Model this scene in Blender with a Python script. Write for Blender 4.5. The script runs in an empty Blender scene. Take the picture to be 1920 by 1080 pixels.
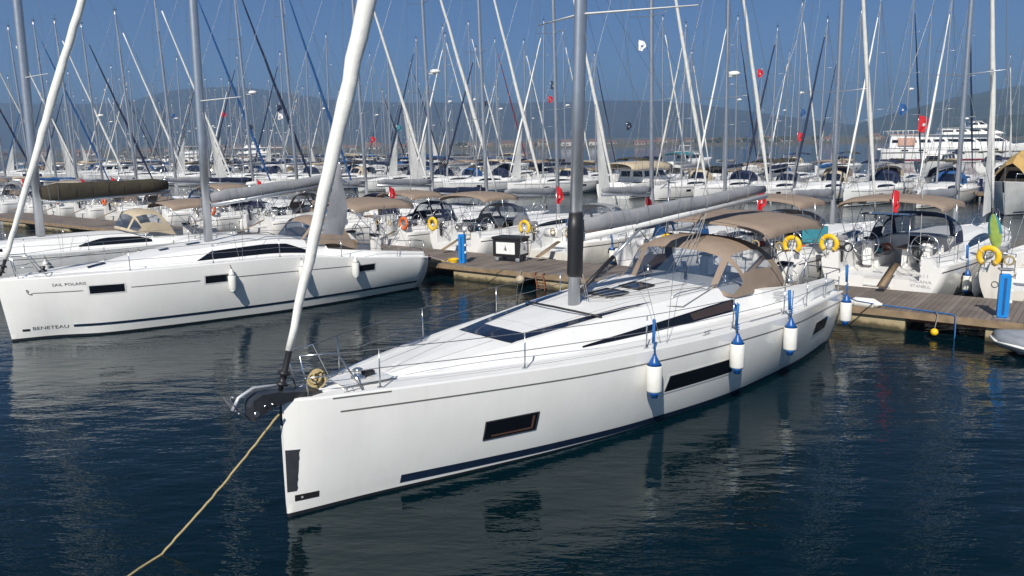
import bpy, bmesh, math, random
from mathutils import Vector, Matrix, Quaternion
random.seed(7)
SC = bpy.context.scene
COL = SC.collection
R_ = math.radians

# ------------------------------------------------------------ camera
F_PX, CAM_H, PITCH, ROLL = 1472.78, 5.3597, 0.18087, -0.018296
cp, sp_, cr, sr = math.cos(PITCH), math.sin(PITCH), math.cos(ROLL), math.sin(ROLL)
_R1 = Matrix(((1, 0, 0), (0, cp, -sp_), (0, sp_, cp)))
_R2 = Matrix(((cr, 0, sr), (0, 1, 0), (-sr, 0, cr)))
_R = _R2 @ _R1                                    # rows: right, forward, up
cam_d = bpy.data.cameras.new('camera'); cam = bpy.data.objects.new('camera', cam_d); COL.objects.link(cam)
M = Matrix.Identity(4)
for i in range(3):
    M[i][0] = _R[0][i]; M[i][1] = _R[2][i]; M[i][2] = -_R[1][i]
M[2][3] = CAM_H
cam.matrix_world = M
cam_d.sensor_fit = 'HORIZONTAL'; cam_d.sensor_width = 36; cam_d.lens = 36 * F_PX / 1920
cam_d.clip_start = 0.1; cam_d.clip_end = 60000
SC.camera = cam

def px_of(P):                                    # where a world point lands (used only to order labels left to right)
    q = _R @ (Vector(P) - Vector((0, 0, CAM_H)))
    return 960 + F_PX * q[0] / max(q[1], .1)

# ------------------------------------------------------------ sun, sky, exposure
SUN = Vector((-.24, -.97, .84)).normalized()
W = bpy.data.worlds.new('World'); SC.world = W; W.use_nodes = True
nt = W.node_tree; nt.nodes.clear()
sky = nt.nodes.new('ShaderNodeTexSky'); sky.sky_type = 'NISHITA'; sky.sun_disc = False
sky.sun_elevation = math.asin(SUN.z); sky.sun_rotation = math.atan2(SUN.x, SUN.y)
sky.air_density = 1.0; sky.dust_density = 0.0; sky.ozone_density = 10.0; sky.altitude = 3000
bg = nt.nodes.new('ShaderNodeBackground'); bg.inputs[1].default_value = 0.056
ow = nt.nodes.new('ShaderNodeOutputWorld')
nt.links.new(sky.outputs[0], bg.inputs[0]); nt.links.new(bg.outputs[0], ow.inputs[0])
sl = bpy.data.lights.new('sun', 'SUN'); sl.energy = 4.7; sl.angle = R_(0.5); sl.color = (1, .95, .87)
so = bpy.data.objects.new('sun', sl); COL.objects.link(so)
so.rotation_euler = SUN.to_track_quat('Z', 'Y').to_euler()
vs = SC.view_settings; vs.view_transform = 'Standard'; vs.look = 'None'; vs.exposure = 0.34; vs.gamma = 1

# ------------------------------------------------------------ materials
MATS = {}
def mat(name, col, rough=.5, metal=0, var=.12, scale=4, bump=0, bscale=30, coat=0, spec=.5, bdist=.01, trans=None, streak=0):
    if name in MATS: return MATS[name]
    m = bpy.data.materials.new(name); m.use_nodes = True; n = m.node_tree; b = n.nodes['Principled BSDF']
    b.inputs['Roughness'].default_value = rough; b.inputs['Metallic'].default_value = metal
    b.inputs['Specular IOR Level'].default_value = spec
    if coat: b.inputs['Coat Weight'].default_value = coat; b.inputs['Coat Roughness'].default_value = .08
    tc = n.nodes.new('ShaderNodeTexCoord')
    if var:
        no = n.nodes.new('ShaderNodeTexNoise'); no.inputs['Scale'].default_value = scale; no.inputs['Detail'].default_value = 5
        rp = n.nodes.new('ShaderNodeValToRGB')
        rp.color_ramp.elements[0].position = .3; rp.color_ramp.elements[1].position = .72
        rp.color_ramp.elements[0].color = (*[c * (1 - var) for c in col], 1)
        rp.color_ramp.elements[1].color = (*[min(1, c * (1 + var * .5)) for c in col], 1)
        n.links.new(tc.outputs['Object'], no.inputs['Vector']); n.links.new(no.outputs['Fac'], rp.inputs[0])
        n.links.new(rp.outputs[0], b.inputs['Base Color'])
        if streak:                                # run-off streaks and a faint scum line just above the water
            mp = n.nodes.new('ShaderNodeMapping'); mp.inputs['Scale'].default_value = (1, 1, .10); ns = n.nodes.new('ShaderNodeTexNoise'); ns.inputs['Scale'].default_value = 9; ns.inputs['Detail'].default_value = 6
            n.links.new(tc.outputs['Object'], mp.inputs[0]); n.links.new(mp.outputs[0], ns.inputs['Vector'])
            r2 = n.nodes.new('ShaderNodeMapRange'); r2.inputs[1].default_value = .50; r2.inputs[2].default_value = .78; r2.inputs[3].default_value = 0; r2.inputs[4].default_value = streak
            n.links.new(ns.outputs['Fac'], r2.inputs[0])
            sz = n.nodes.new('ShaderNodeSeparateXYZ'); n.links.new(tc.outputs['Object'], sz.inputs[0])
            r3 = n.nodes.new('ShaderNodeMapRange'); r3.inputs[1].default_value = .05; r3.inputs[2].default_value = .30; r3.inputs[3].default_value = .30; r3.inputs[4].default_value = 0; n.links.new(sz.outputs['Z'], r3.inputs[0])
            m3 = n.nodes.new('ShaderNodeMath'); m3.operation = 'MULTIPLY'; n.links.new(r3.outputs[0], m3.inputs[0]); n.links.new(no.outputs['Fac'], m3.inputs[1])
            m4 = n.nodes.new('ShaderNodeMath'); m4.operation = 'ADD'; m4.use_clamp = True; n.links.new(r2.outputs[0], m4.inputs[0]); n.links.new(m3.outputs[0], m4.inputs[1])
            mc = n.nodes.new('ShaderNodeMixRGB'); mc.inputs[2].default_value = (.42, .40, .33, 1); n.links.new(m4.outputs[0], mc.inputs[0]); n.links.new(rp.outputs[0], mc.inputs[1]); n.links.new(mc.outputs[0], b.inputs['Base Color'])
    else: b.inputs['Base Color'].default_value = (*col, 1)
    if bump:
        n2 = n.nodes.new('ShaderNodeTexNoise'); n2.inputs['Scale'].default_value = bscale; n2.inputs['Detail'].default_value = 4
        bp = n.nodes.new('ShaderNodeBump'); bp.inputs['Strength'].default_value = bump; bp.inputs['Distance'].default_value = bdist
        n.links.new(tc.outputs['Object'], n2.inputs['Vector']); n.links.new(n2.outputs['Fac'], bp.inputs['Height'])
        n.links.new(bp.outputs[0], b.inputs['Normal'])
    if trans is not None:
        t = n.nodes.new('ShaderNodeBsdfTransparent'); mx = n.nodes.new('ShaderNodeMixShader'); mx.inputs[0].default_value = trans
        t.inputs[0].default_value = (.93, .95, .97, 1)
        o = n.nodes['Material Output']
        n.links.new(b.outputs[0], mx.inputs[1]); n.links.new(t.outputs[0], mx.inputs[2]); n.links.new(mx.outputs[0], o.inputs[0])
    MATS[name] = m; return m
gel = mat('white_gelcoat', (.84, .83, .80), .22, var=.05, scale=1.3, coat=.5, streak=.07)
gel2 = mat('cream_gelcoat', (.74, .71, .64), .3, var=.08, scale=1.5, coat=.3, streak=.3)
gelg = mat('weathered_gelcoat', (.66, .66, .65), .35, var=.12, scale=2, streak=.4)
navyhull = mat('navy_gelcoat', (.012, .022, .07), .18, var=.15, scale=2, coat=.6)
deckm = mat('white_nonskid_deck', (.77, .77, .755), .5, var=.04, scale=2.5, bump=.12, bscale=180, bdist=.004)
anti = mat('black_antifouling', (.012, .014, .02), .55, var=.3, scale=3)
stripe = mat('navy_stripe', (.012, .025, .055), .3, var=.2, scale=5)
greyline = mat('grey_moulding', (.16, .15, .13), .45, var=.25, scale=8)
glass = mat('dark_tinted_glass', (.006, .007, .010), .04, var=0, spec=.6)
glassb = mat('blue_black_acrylic', (.008, .013, .03), .06, var=.2, scale=3, spec=.6)
brownin = mat('varnished_interior_edge', (.12, .065, .045), .35)
alu = mat('anodised_aluminium', (.50, .52, .55), .34, .75, var=.08, scale=6)
galv = mat('galvanised_steel', (.55, .57, .60), .38, .35, var=.2, scale=14)
blind = mat('dim_brown_blind', (.05, .034, .028), .3, var=.2)
alum = mat('weathered_spar', (.34, .335, .32), .45, .3, var=.15)
aluw = mat('white_painted_spar', (.72, .72, .70), .35, var=.06)
steel = mat('polished_steel', (.62, .63, .64), .22, .9, var=.08)
wire = mat('steel_wire', (.26, .27, .28), .35, .6, var=0)
black = mat('black_plastic', (.018, .018, .020), .45, var=.2, scale=9)
rubber = mat('dark_grey_composite', (.035, .038, .045), .4, var=.25, scale=8)
sailw = mat('white_sailcloth', (.80, .79, .74), .7, var=.09, scale=3, bump=.5, bscale=5, bdist=.03)
sailc = mat('cream_sailcloth', (.58, .56, .50), .75, var=.12, scale=3, bump=.5, bscale=5, bdist=.03)
uvb = mat('royal_blue_canvas', (.012, .085, .26), .75, var=.2, bump=.4, bscale=6, bdist=.03)
uvn = mat('navy_canvas', (.010, .018, .055), .8, var=.25, bump=.4, bscale=6, bdist=.03)
uvr = mat('wine_red_canvas', (.20, .012, .03), .8, var=.2, bump=.4, bscale=6, bdist=.03)
uvt = mat('turquoise_canvas', (.03, .22, .28), .75, var=.2, bump=.4, bscale=6, bdist=.03)
greyc = mat('grey_canvas', (.25, .255, .275), .8, var=.15, scale=5, bump=.5, bscale=5, bdist=.03)
brown = mat('taupe_canvas', (.27, .205, .155), .8, var=.10, scale=4, bump=.35, bscale=4, bdist=.04)
tan = mat('tan_canvas', (.48, .40, .28), .8, var=.12, scale=3, bump=.5, bscale=3, bdist=.05)
olive = mat('dark_olive_canvas', (.045, .038, .022), .85, var=.25, scale=3, bump=.5, bscale=4, bdist=.05)
ochre = mat('ochre_tarpaulin', (.52, .34, .12), .7, var=.15, scale=2, bump=.6, bscale=2, bdist=.1)
vinyl = mat('clear_vinyl', (.05, .085, .15), .06, var=0, trans=.58)
teak = mat('teak_planks', (.25, .17, .10), .6, var=.25, scale=12)
cush = mat('light_cushion', (.62, .58, .50), .8, var=.1)
fenw = mat('white_fender_vinyl', (.78, .77, .72), .38, var=.06, scale=8)
fenb = mat('blue_fender_end', (.010, .09, .32), .35, var=.2, scale=8)
ropeb = mat('blue_rope', (.02, .14, .40), .7, var=.3, scale=40)
ropey = mat('tan_rope', (.42, .33, .16), .85, var=.35, scale=60, bump=.6, bscale=90)
ropeg = mat('grey_rope', (.30, .29, .27), .85, var=.3, scale=60)
pedb = mat('blue_pedestal_paint', (.008, .22, .62), .35, var=.08, scale=6)
yel = mat('yellow_foam', (.85, .52, .012), .5, var=.08)
ora = mat('orange_plastic', (.72, .13, .02), .45, var=.12)
redm = mat('red_flag_cloth', (.55, .010, .018), .8, var=.15)
whitem = mat('white_cloth', (.78, .78, .76), .8, var=.05)
bluem = mat('blue_flag_cloth', (.01, .05, .22), .8, var=.15)
greenm = mat('green_cloth', (.02, .24, .08), .8, var=.2)
fgreen = mat('lime_fabric', (.30, .42, .08), .7, var=.25, scale=6)
greyt = mat('grey_inflatable_tube', (.24, .26, .29), .5, var=.12)
letter = mat('grey_lettering', (.10, .10, .11), .5, var=.1)
letl = mat('light_grey_lettering', (.42, .42, .43), .5, var=0)
redp = mat('dark_red_paint', (.20, .02, .04), .4, var=.1)
rust = mat('rusty_iron', (.22, .08, .04), .8, var=.4, scale=12)
peach = mat('peach_panel', (.62, .36, .27), .7, var=.2, scale=2)

def wood_deck():
    m = bpy.data.materials.new('weathered_deck_boards'); m.use_nodes = True; n = m.node_tree; b = n.nodes['Principled BSDF']
    tc = n.nodes.new('ShaderNodeTexCoord'); sep = n.nodes.new('ShaderNodeSeparateXYZ')
    n.links.new(tc.outputs['Object'], sep.inputs[0])
    mu = n.nodes.new('ShaderNodeMath'); mu.operation = 'MULTIPLY'; mu.inputs[1].default_value = 1 / .145
    fr = n.nodes.new('ShaderNodeMath'); fr.operation = 'FRACT'; fl = n.nodes.new('ShaderNodeMath'); fl.operation = 'FLOOR'
    n.links.new(sep.outputs['X'], mu.inputs[0]); n.links.new(mu.outputs[0], fr.inputs[0]); n.links.new(mu.outputs[0], fl.inputs[0])
    wn = n.nodes.new('ShaderNodeTexWhiteNoise'); wn.noise_dimensions = '1D'; n.links.new(fl.outputs[0], wn.inputs['W'])
    rp = n.nodes.new('ShaderNodeValToRGB'); rp.color_ramp.elements[0].color = (.155, .125, .105, 1); rp.color_ramp.elements[1].color = (.235, .195, .165, 1)
    n.links.new(wn.outputs['Value'], rp.inputs[0])
    gp = n.nodes.new('ShaderNodeValToRGB'); gp.color_ramp.elements[0].position = 0; gp.color_ramp.elements[0].color = (.12, .12, .12, 1)
    gp.color_ramp.elements[1].position = .12; gp.color_ramp.elements[1].color = (1, 1, 1, 1)
    n.links.new(fr.outputs[0], gp.inputs[0])
    no = n.nodes.new('ShaderNodeTexNoise'); no.inputs['Scale'].default_value = 1.2; no.inputs['Detail'].default_value = 8; n.links.new(tc.outputs['Object'], no.inputs['Vector'])
    n3 = n.nodes.new('ShaderNodeMapRange'); n3.inputs[1].default_value = .3; n3.inputs[2].default_value = .7; n3.inputs[3].default_value = .72; n3.inputs[4].default_value = 1.15
    n.links.new(no.outputs['Fac'], n3.inputs[0])
    m1 = n.nodes.new('ShaderNodeMixRGB'); m1.blend_type = 'MULTIPLY'; m1.inputs[0].default_value = 1
    n.links.new(rp.outputs[0], m1.inputs[1]); n.links.new(gp.outputs[0], m1.inputs[2])
    m2 = n.nodes.new('ShaderNodeMixRGB'); m2.blend_type = 'MULTIPLY'; m2.inputs[0].default_value = 1
    n.links.new(m1.outputs[0], m2.inputs[1]); n.links.new(n3.outputs[0], m2.inputs[2])
    n.links.new(m2.outputs[0], b.inputs['Base Color']); b.inputs['Roughness'].default_value = .8
    bp = n.nodes.new('ShaderNodeBump'); bp.inputs['Distance'].default_value = .01; bp.inputs['Strength'].default_value = .8
    n.links.new(gp.outputs[0], bp.inputs['Height']); n.links.new(bp.outputs[0], b.inputs['Normal'])
    return m
deckboards = wood_deck()

def concrete():
    m = bpy.data.materials.new('stained_concrete_float'); m.use_nodes = True; n = m.node_tree; b = n.nodes['Principled BSDF']
    tc = n.nodes.new('ShaderNodeTexCoord'); sep = n.nodes.new('ShaderNodeSeparateXYZ'); n.links.new(tc.outputs['Object'], sep.inputs[0])
    no = n.nodes.new('ShaderNodeTexNoise'); no.inputs['Scale'].default_value = 3.5; no.inputs['Detail'].default_value = 8; n.links.new(tc.outputs['Object'], no.inputs['Vector'])
    ad = n.nodes.new('ShaderNodeMath'); ad.operation = 'MULTIPLY_ADD'; ad.inputs[1].default_value = .28
    n.links.new(no.outputs['Fac'], ad.inputs[0]); n.links.new(sep.outputs['Z'], ad.inputs[2])
    rp = n.nodes.new('ShaderNodeValToRGB'); e = rp.color_ramp.elements
    e[0].position = .10; e[0].color = (.018, .022, .012, 1); e[1].position = .75; e[1].color = (.50, .43, .28, 1)
    x = e.new(.24); x.color = (.09, .07, .035, 1); x = e.new(.34); x.color = (.36, .29, .17, 1)
    n.links.new(ad.outputs[0], rp.inputs[0]); n.links.new(rp.outputs[0], b.inputs['Base Color']); b.inputs['Roughness'].default_value = .85
    bp = n.nodes.new('ShaderNodeBump'); bp.inputs['Distance'].default_value = .03; n.links.new(no.outputs['Fac'], bp.inputs['Height']); n.links.new(bp.outputs[0], b.inputs['Normal'])
    return m
conc = concrete()
fascia = mat('weathered_timber_fascia', (.28, .20, .12), .8, var=.35, scale=3, bump=.4, bscale=10)

def water():
    m = bpy.data.materials.new('harbour_water'); m.use_nodes = True; n = m.node_tree; b = n.nodes['Principled BSDF']
    b.inputs['Roughness'].default_value = .03; b.inputs['IOR'].default_value = 1.333; b.inputs['Specular Tint'].default_value = (.32, .74, .82, 1)
    tc = n.nodes.new('ShaderNodeTexCoord')
    def noise(scale, rot, sx, sy, det=3, rough=.5):
        mp = n.nodes.new('ShaderNodeMapping'); mp.inputs['Rotation'].default_value = (0, 0, rot); mp.inputs['Scale'].default_value = (sx, sy, 1)
        t = n.nodes.new('ShaderNodeTexNoise'); t.inputs['Scale'].default_value = scale; t.inputs['Detail'].default_value = det; t.inputs['Roughness'].default_value = rough
        n.links.new(tc.outputs['Object'], mp.inputs[0]); n.links.new(mp.outputs[0], t.inputs['Vector']); return t
    a = noise(1.6, .5, .55, 1.5, 4, .55); c = noise(.35, -.3, 1, 1.4, 2); d = noise(6.5, .6, .6, 1.4, 3)
    s1 = n.nodes.new('ShaderNodeMath'); s1.operation = 'MULTIPLY_ADD'; s1.inputs[1].default_value = 2.0
    n.links.new(c.outputs['Fac'], s1.inputs[0]); n.links.new(a.outputs['Fac'], s1.inputs[2])
    s2 = n.nodes.new('ShaderNodeMath'); s2.operation = 'MULTIPLY_ADD'; s2.inputs[1].default_value = .07
    n.links.new(d.outputs['Fac'], s2.inputs[0]); n.links.new(s1.outputs[0], s2.inputs[2])
    bp = n.nodes.new('ShaderNodeBump'); bp.inputs['Strength'].default_value = 1; bp.inputs['Distance'].default_value = .032
    n.links.new(s2.outputs[0], bp.inputs['Height']); n.links.new(bp.outputs[0], b.inputs['Normal'])
    g = noise(.05, 0, 1, 1, 3); rp = n.nodes.new('ShaderNodeValToRGB')
    rp.color_ramp.elements[0].position = .35; rp.color_ramp.elements[0].color = (.0002, .0065, .009, 1)
    rp.color_ramp.elements[1].position = .7; rp.color_ramp.elements[1].color = (.0002, .010, .016, 1)
    n.links.new(g.outputs['Fac'], rp.inputs[0]); n.links.new(rp.outputs[0], b.inputs['Base Color'])
    return m
waterm = water()

# ------------------------------------------------------------ mesh helpers
class MB:
    def __init__(s): s.v = []; s.f = []; s.mi = []; s.sm = []
    def face(s, pts, mi=0, sm=False):
        b = len(s.v); s.v += [tuple(p) for p in pts]; s.f.append(tuple(range(b, b + len(pts)))); s.mi.append(mi); s.sm.append(sm)
    def grid(s, rows, mi=0, sm=True, closev=False, keep=None):
        b = len(s.v); nr, nc = len(rows), len(rows[0])
        for r in rows: s.v += [tuple(p) for p in r]
        for i in range(nr - 1):
            for j in range(nc if closev else nc - 1):
                m_ = mi(i, j) if callable(mi) else mi
                if m_ is None: continue
                k = (j + 1) % nc
                s.f.append((b + i * nc + j, b + i * nc + k, b + (i + 1) * nc + k, b + (i + 1) * nc + j)); s.mi.append(m_); s.sm.append(sm)
        return s
    def tube(s, pts, r, n=8, mi=0, cap=True, sy=1.0, up=None, sm=True):
        pts = [Vector(p) for p in pts]; N = len(pts)
        rs = r if isinstance(r, (list, tuple)) else [r] * N
        rows = []; prev = Vector(up) if up else None
        for i, p in enumerate(pts):
            t = (pts[min(i + 1, N - 1)] - pts[max(i - 1, 0)])
            if t.length < 1e-9: t = Vector((0, 0, 1))
            t.normalize()
            a = prev if prev is not None else (Vector((0, 0, 1)) if abs(t.z) < .9 else Vector((1, 0, 0)))
            a = (a - t * a.dot(t))
            if a.length < 1e-6: a = t.orthogonal()
            a.normalize(); c = t.cross(a); prev = a
            rows.append([p + a * (math.cos(q) * rs[i]) + c * (math.sin(q) * rs[i] * sy) for q in [2 * math.pi * k / n for k in range(n)]])
        s.grid(rows, mi, sm, closev=True)
        if cap: s.face(rows[0], mi); s.face(rows[-1], mi)
        return s
    def box(s, x0, x1, y0, y1, z0, z1, mi=0, Mx=None, bev=0):
        if bev:
            b_ = bev
            prof = [(x0 + b_, x1 - b_, y0 + b_, y1 - b_, z0), (x0, x1, y0, y1, z0 + b_), (x0, x1, y0, y1, z1 - b_), (x0 + b_, x1 - b_, y0 + b_, y1 - b_, z1)]
            rows = [[Vector((a, c, z)), Vector((b2, c, z)), Vector((b2, d, z)), Vector((a, d, z))] for a, b2, c, d, z in prof]
            if Mx is not None: rows = [[Mx @ p for p in r] for r in rows]
            s.grid(rows, mi, False, closev=True); s.face(rows[0], mi); s.face(rows[-1], mi); return s
        P = [Vector((x, y, z)) for z in (z0, z1) for y in (y0, y1) for x in (x0, x1)]
        if Mx is not None: P = [Mx @ p for p in P]
        for q in ((0, 1, 3, 2), (4, 5, 7, 6), (0, 1, 5, 4), (2, 3, 7, 6), (0, 2, 6, 4), (1, 3, 7, 5)): s.face([P[k] for k in q], mi)
        return s
    def lathe(s, prof, c=(0, 0, 0), n=16, mi=0, Mx=None):
        rows = []
        for r, z in prof:
            row = [Vector((c[0] + r * math.cos(2 * math.pi * k / n), c[1] + r * math.sin(2 * math.pi * k / n), c[2] + z)) for k in range(n)]
            if Mx is not None: row = [Mx @ p for p in row]
            rows.append(row)
        s.grid(rows, mi, True, closev=True); s.face(rows[0], mi); s.face(rows[-1], mi); return s
    def torus(s, R, r, n=24, m=8, mi=0, Mx=None, a0=0, a1=2 * math.pi, sy=1):
        pts = []
        full = abs(a1 - a0 - 2 * math.pi) < 1e-6
        rows = []
        for i in range(n + (0 if full else 1)):
            a = a0 + (a1 - a0) * i / n
            row = [Vector(((R + r * math.cos(b)) * math.cos(a), (R + r * math.cos(b)) * math.sin(a), r * sy * math.sin(b))) for b in [2 * math.pi * k / m for k in range(m)]]
            if Mx is not None: row = [Mx @ p for p in row]
            rows.append(row)
        if full: rows.append(rows[0])
        s.grid(rows, mi, True, closev=True)
        if not full: s.face(rows[0], mi); s.face(rows[-1], mi)
        return s
    def mesh(s, name, mats):
        me = bpy.data.meshes.new(name); me.from_pydata(s.v, [], s.f)
        for m_ in mats: me.materials.append(m_)
        me.polygons.foreach_set('material_index', s.mi); me.polygons.foreach_set('use_smooth', s.sm)
        bm = bmesh.new(); bm.from_mesh(me)
        bmesh.ops.remove_doubles(bm, verts=bm.verts, dist=1e-5)
        bmesh.ops.recalc_face_normals(bm, faces=bm.faces); bm.to_mesh(me); bm.free()
        me.update(); return me
    def build(s, name, mats, parent=None, loc=(0, 0, 0), rot=(0, 0, 0)):
        if not isinstance(mats, (list, tuple)): mats = [mats]
        o = bpy.data.objects.new(name, s.mesh(name, mats)); COL.objects.link(o)
        o.location = loc; o.rotation_euler = rot
        if parent is not None: o.parent = parent
        return o
def islands(mb, name, mats, parent):              # one object per connected piece
    par = list(range(len(mb.v))); key = {}
    def fd(a):
        while par[a] != a: par[a] = par[par[a]]; a = par[a]
        return a
    for i, v in enumerate(mb.v):
        k = tuple(round(c, 4) for c in v)
        if k in key: par[fd(i)] = fd(key[k])
        else: key[k] = i
    for f in mb.f:
        for q in f[1:]: par[fd(q)] = fd(f[0])
    grp = {}
    for j, f in enumerate(mb.f): grp.setdefault(fd(f[0]), []).append(j)
    out = []
    for g in grp.values():
        m_ = MB(); mp = {}
        for j in g:
            for q in mb.f[j]:
                if q not in mp: mp[q] = len(m_.v); m_.v.append(mb.v[q])
            m_.f.append(tuple(mp[q] for q in mb.f[j])); m_.mi.append(mb.mi[j]); m_.sm.append(mb.sm[j])
        out.append(m_.build(name, mats, parent))
    return out
def empty(name, loc, rot=(0, 0, 0), **k):
    o = bpy.data.objects.new(name, None); COL.objects.link(o); o.location = loc; o.rotation_euler = rot; o.empty_display_size = .2
    for a, b in k.items(): o[a] = b
    return o
def tag(o, label, cat, group=None, kind=None):
    o['label'] = label; o['category'] = cat
    if group: o['group'] = group
    if kind: o['kind'] = kind
    return o
def structure(o): o['kind'] = 'structure'; return o
KIDS = {}
def copy_tree(o, loc, rz):
    r = o.copy(); COL.objects.link(r); r.location = loc; r.rotation_euler = (0, 0, rz)
    for c in o.children:
        d = c.copy(); COL.objects.link(d); d.parent = r; d.matrix_parent_inverse = c.matrix_parent_inverse.copy()
        for e in c.children:
            g = e.copy(); COL.objects.link(g); g.parent = d
    return r
def itp(tab):
    xs = [a for a, b in tab]; ys = [b for a, b in tab]; n = len(xs)
    ms = []
    for i in range(n):
        if i == 0: ms.append((ys[1] - ys[0]) / (xs[1] - xs[0]))
        elif i == n - 1: ms.append((ys[-1] - ys[-2]) / (xs[-1] - xs[-2]))
        else:
            d0 = (ys[i] - ys[i - 1]) / (xs[i] - xs[i - 1]); d1 = (ys[i + 1] - ys[i]) / (xs[i + 1] - xs[i])
            ms.append(0 if d0 * d1 <= 0 else 2 * d0 * d1 / (d0 + d1))
    def f(x):
        if x <= xs[0]: return ys[0]
        if x >= xs[-1]: return ys[-1]
        i = 0
        while xs[i + 1] < x: i += 1
        h = xs[i + 1] - xs[i]; t = (x - xs[i]) / h
        return (2 * t**3 - 3 * t**2 + 1) * ys[i] + (t**3 - 2 * t**2 + t) * h * ms[i] + (-2 * t**3 + 3 * t**2) * ys[i + 1] + (t**3 - t**2) * h * ms[i + 1]
    return f
def lin(a, b, t): return a + (b - a) * t
def font_mesh(txt, size=1.0):
    cu = bpy.data.curves.new('t', 'FONT'); cu.body = txt; cu.size = size; cu.resolution_u = 2
    ob = bpy.data.objects.new('t', cu); COL.objects.link(ob)
    dg = bpy.context.evaluated_depsgraph_get(); me = bpy.data.meshes.new_from_object(ob.evaluated_get(dg))
    vs_ = [v.co.copy() for v in me.vertices]; fs = [tuple(p.vertices) for p in me.polygons]
    bpy.data.objects.remove(ob); bpy.data.meshes.remove(me)
    return vs_, fs

# ------------------------------------------------------------ yacht form.  x: bow 0 -> stern L, y: +/- beam, z up from waterline
class Form:
    def __init__(s, L, D, Wt, S, rb, rt, rh, rake=0, cock=None, coam=.33, floor=.45):
        s.L = L; s.D = itp(D); s.W = itp(Wt); s.S = itp(S); s.rb = itp(rb); s.rt = itp(rt); s.rh = itp(rh); s.rake = rake
        s.cock = cock if cock else L * .74; s.coam = coam; s.floor = floor
    def y(s, x, z):
        S_ = s.S(x); w = s.W(x); d = s.D(x)
        if z >= 0:
            t = min(1, z / S_); return w + (d - w) * (1 - (1 - t) ** 1.9)
        return w * math.sqrt(max(0, 1 - (z / -.55) ** 2))
    def xo(s, x, z): return x - s.rake * (z / 1.8) * max(0, 1 - x / (s.L * .3))
    def hp(s, x, z, side, off=0):
        return Vector((s.xo(x, z), side * (s.y(x, z) + off), z))
    def sec(s, x, floor=True):
        S_ = s.S(x); d = s.D(x); inn = max(d - .07, d * .6)
        if x <= s.cock:
            rb = min(s.rb(x), inn * .92); rt = min(s.rt(x), rb * .93); rh = s.rh(x)
            return [(d, S_ - .0), (d - .012, S_ + .035), (inn, S_ + .035), (inn - .012, S_), (rb, S_ + .01), (rb - .02, S_ + .03), (rt + .06, S_ + rh - .05), (rt, S_ + rh), (rt * .5, S_ + rh + .035), (0, S_ + rh + .05)]
        t = min(1, (x - s.cock) / (s.L - s.cock)); ch = lin(s.coam, s.coam * .75, t); rb = min(s.rb(s.cock) * 1.0, inn - .12) ; rb = lin(rb, inn - .15, min(1, t * 2))
        it = rb - .34; fl = S_ - s.floor
        return [(d, S_), (d - .012, S_ + .035), (inn, S_ + .035), (inn - .012, S_), (rb, S_ + .01), (rb - .05, S_ + ch), (it + .02, S_ + ch), (it, S_ + ch - .03), (it - .03, fl), (0, fl)]
    def side(s, x, q, sd, off=.006):                 # point on the slanted coachroof side
        S_ = s.S(x); d = s.D(x); inn = max(d - .07, d * .6); rb = min(s.rb(x), inn * .92); rt = min(s.rt(x), rb * .93)
        y0, z0, y1, z1 = rb - .02, S_ + .03, rt + .06, S_ + s.rh(x) - .05
        n = Vector((0, z1 - z0, y0 - y1)); n.normalize()
        return Vector((x, sd * (lin(y0, y1, q) + n.y * off), lin(z0, z1, q) + n.z * off))
    def roof(s, x, y, off=.006):
        S_ = s.S(x); rb = min(s.rb(x), max(s.D(x) - .07, s.D(x) * .6) * .92); rt = min(s.rt(x), rb * .93); a = abs(y) / max(rt, .01)
        zz = lin(s.rh(x) + .05, s.rh(x) + .035, a / .5) if a < .5 else lin(s.rh(x) + .035, s.rh(x), (a - .5) / .5)
        return Vector((x, y, S_ + zz + off))
def build_hull(f, name, mats, parent, nx=40, zs=None, bandi=None, transom=True):
    L = f.L
    xs = [L * (i / nx) ** 1.25 for i in range(nx + 1)]
    ts = [0, .1, .22, .36, .5, .65, .8, .92, 1]
    low = [-.5, -.3, -.12, .06]
    mb = MB()
    for sd in (1, -1):
        rows = []
        for x in xs:
            S_ = f.S(x); zz = low + [.06 + (S_ - .06) * t for t in ts[1:]]
            rows.append([f.hp(x, z, sd) for z in zz])
        mb.grid(rows, lambda i, j: 1 if j < 3 else 0, True)
    # transom: one concave face following hull and deck
    zz = low + [.06 + (f.S(L) - .06) * t for t in ts[1:]]
    if transom:
        hull_r = [f.hp(L, z, 1) for z in zz]; hull_l = [f.hp(L, z, -1) for z in zz]
        deck = [(y, z) for y, z in f.sec(L)]
        ring = [p for p in hull_l] + [Vector((L, -y, z)) for y, z in deck[1:]] + [Vector((L, y, z)) for y, z in reversed(deck[:-1])][:-1] + list(reversed(hull_r))
        mb.face(ring, 0)
    # stem cap
    st = [f.hp(0, z, 1) for z in zz]; sp2 = [f.hp(0, z, -1) for z in zz]
    mb.grid([st, sp2], lambda i, j: 1 if j < 3 else 0, True)
    return mb.build(name, mats, parent)
def build_deck(f, parent, nx=46, m=None, cockm=None):
    L = f.L; xs = [f.cock * (i / nx) ** 1.15 for i in range(nx + 1)] + [f.cock + .012]
    k = max(6, nx // 5); xs += [lin(f.cock + .012, L, (i + 1) / k) for i in range(k)]
    mb = MB()
    for sd in (1, -1):
        rows = []
        for x in xs:
            r = f.sec(x); rows.append([Vector((f.xo(x, z), sd * y, z)) for y, z in r])
        n = len(rows[0])
        mb.grid(rows, lambda i, j: 1 if (xs[i] > f.cock and j >= n - 3 and False) else 0, False)
    return mb.build('deck', [m or deckm, cockm or cush], parent)
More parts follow.
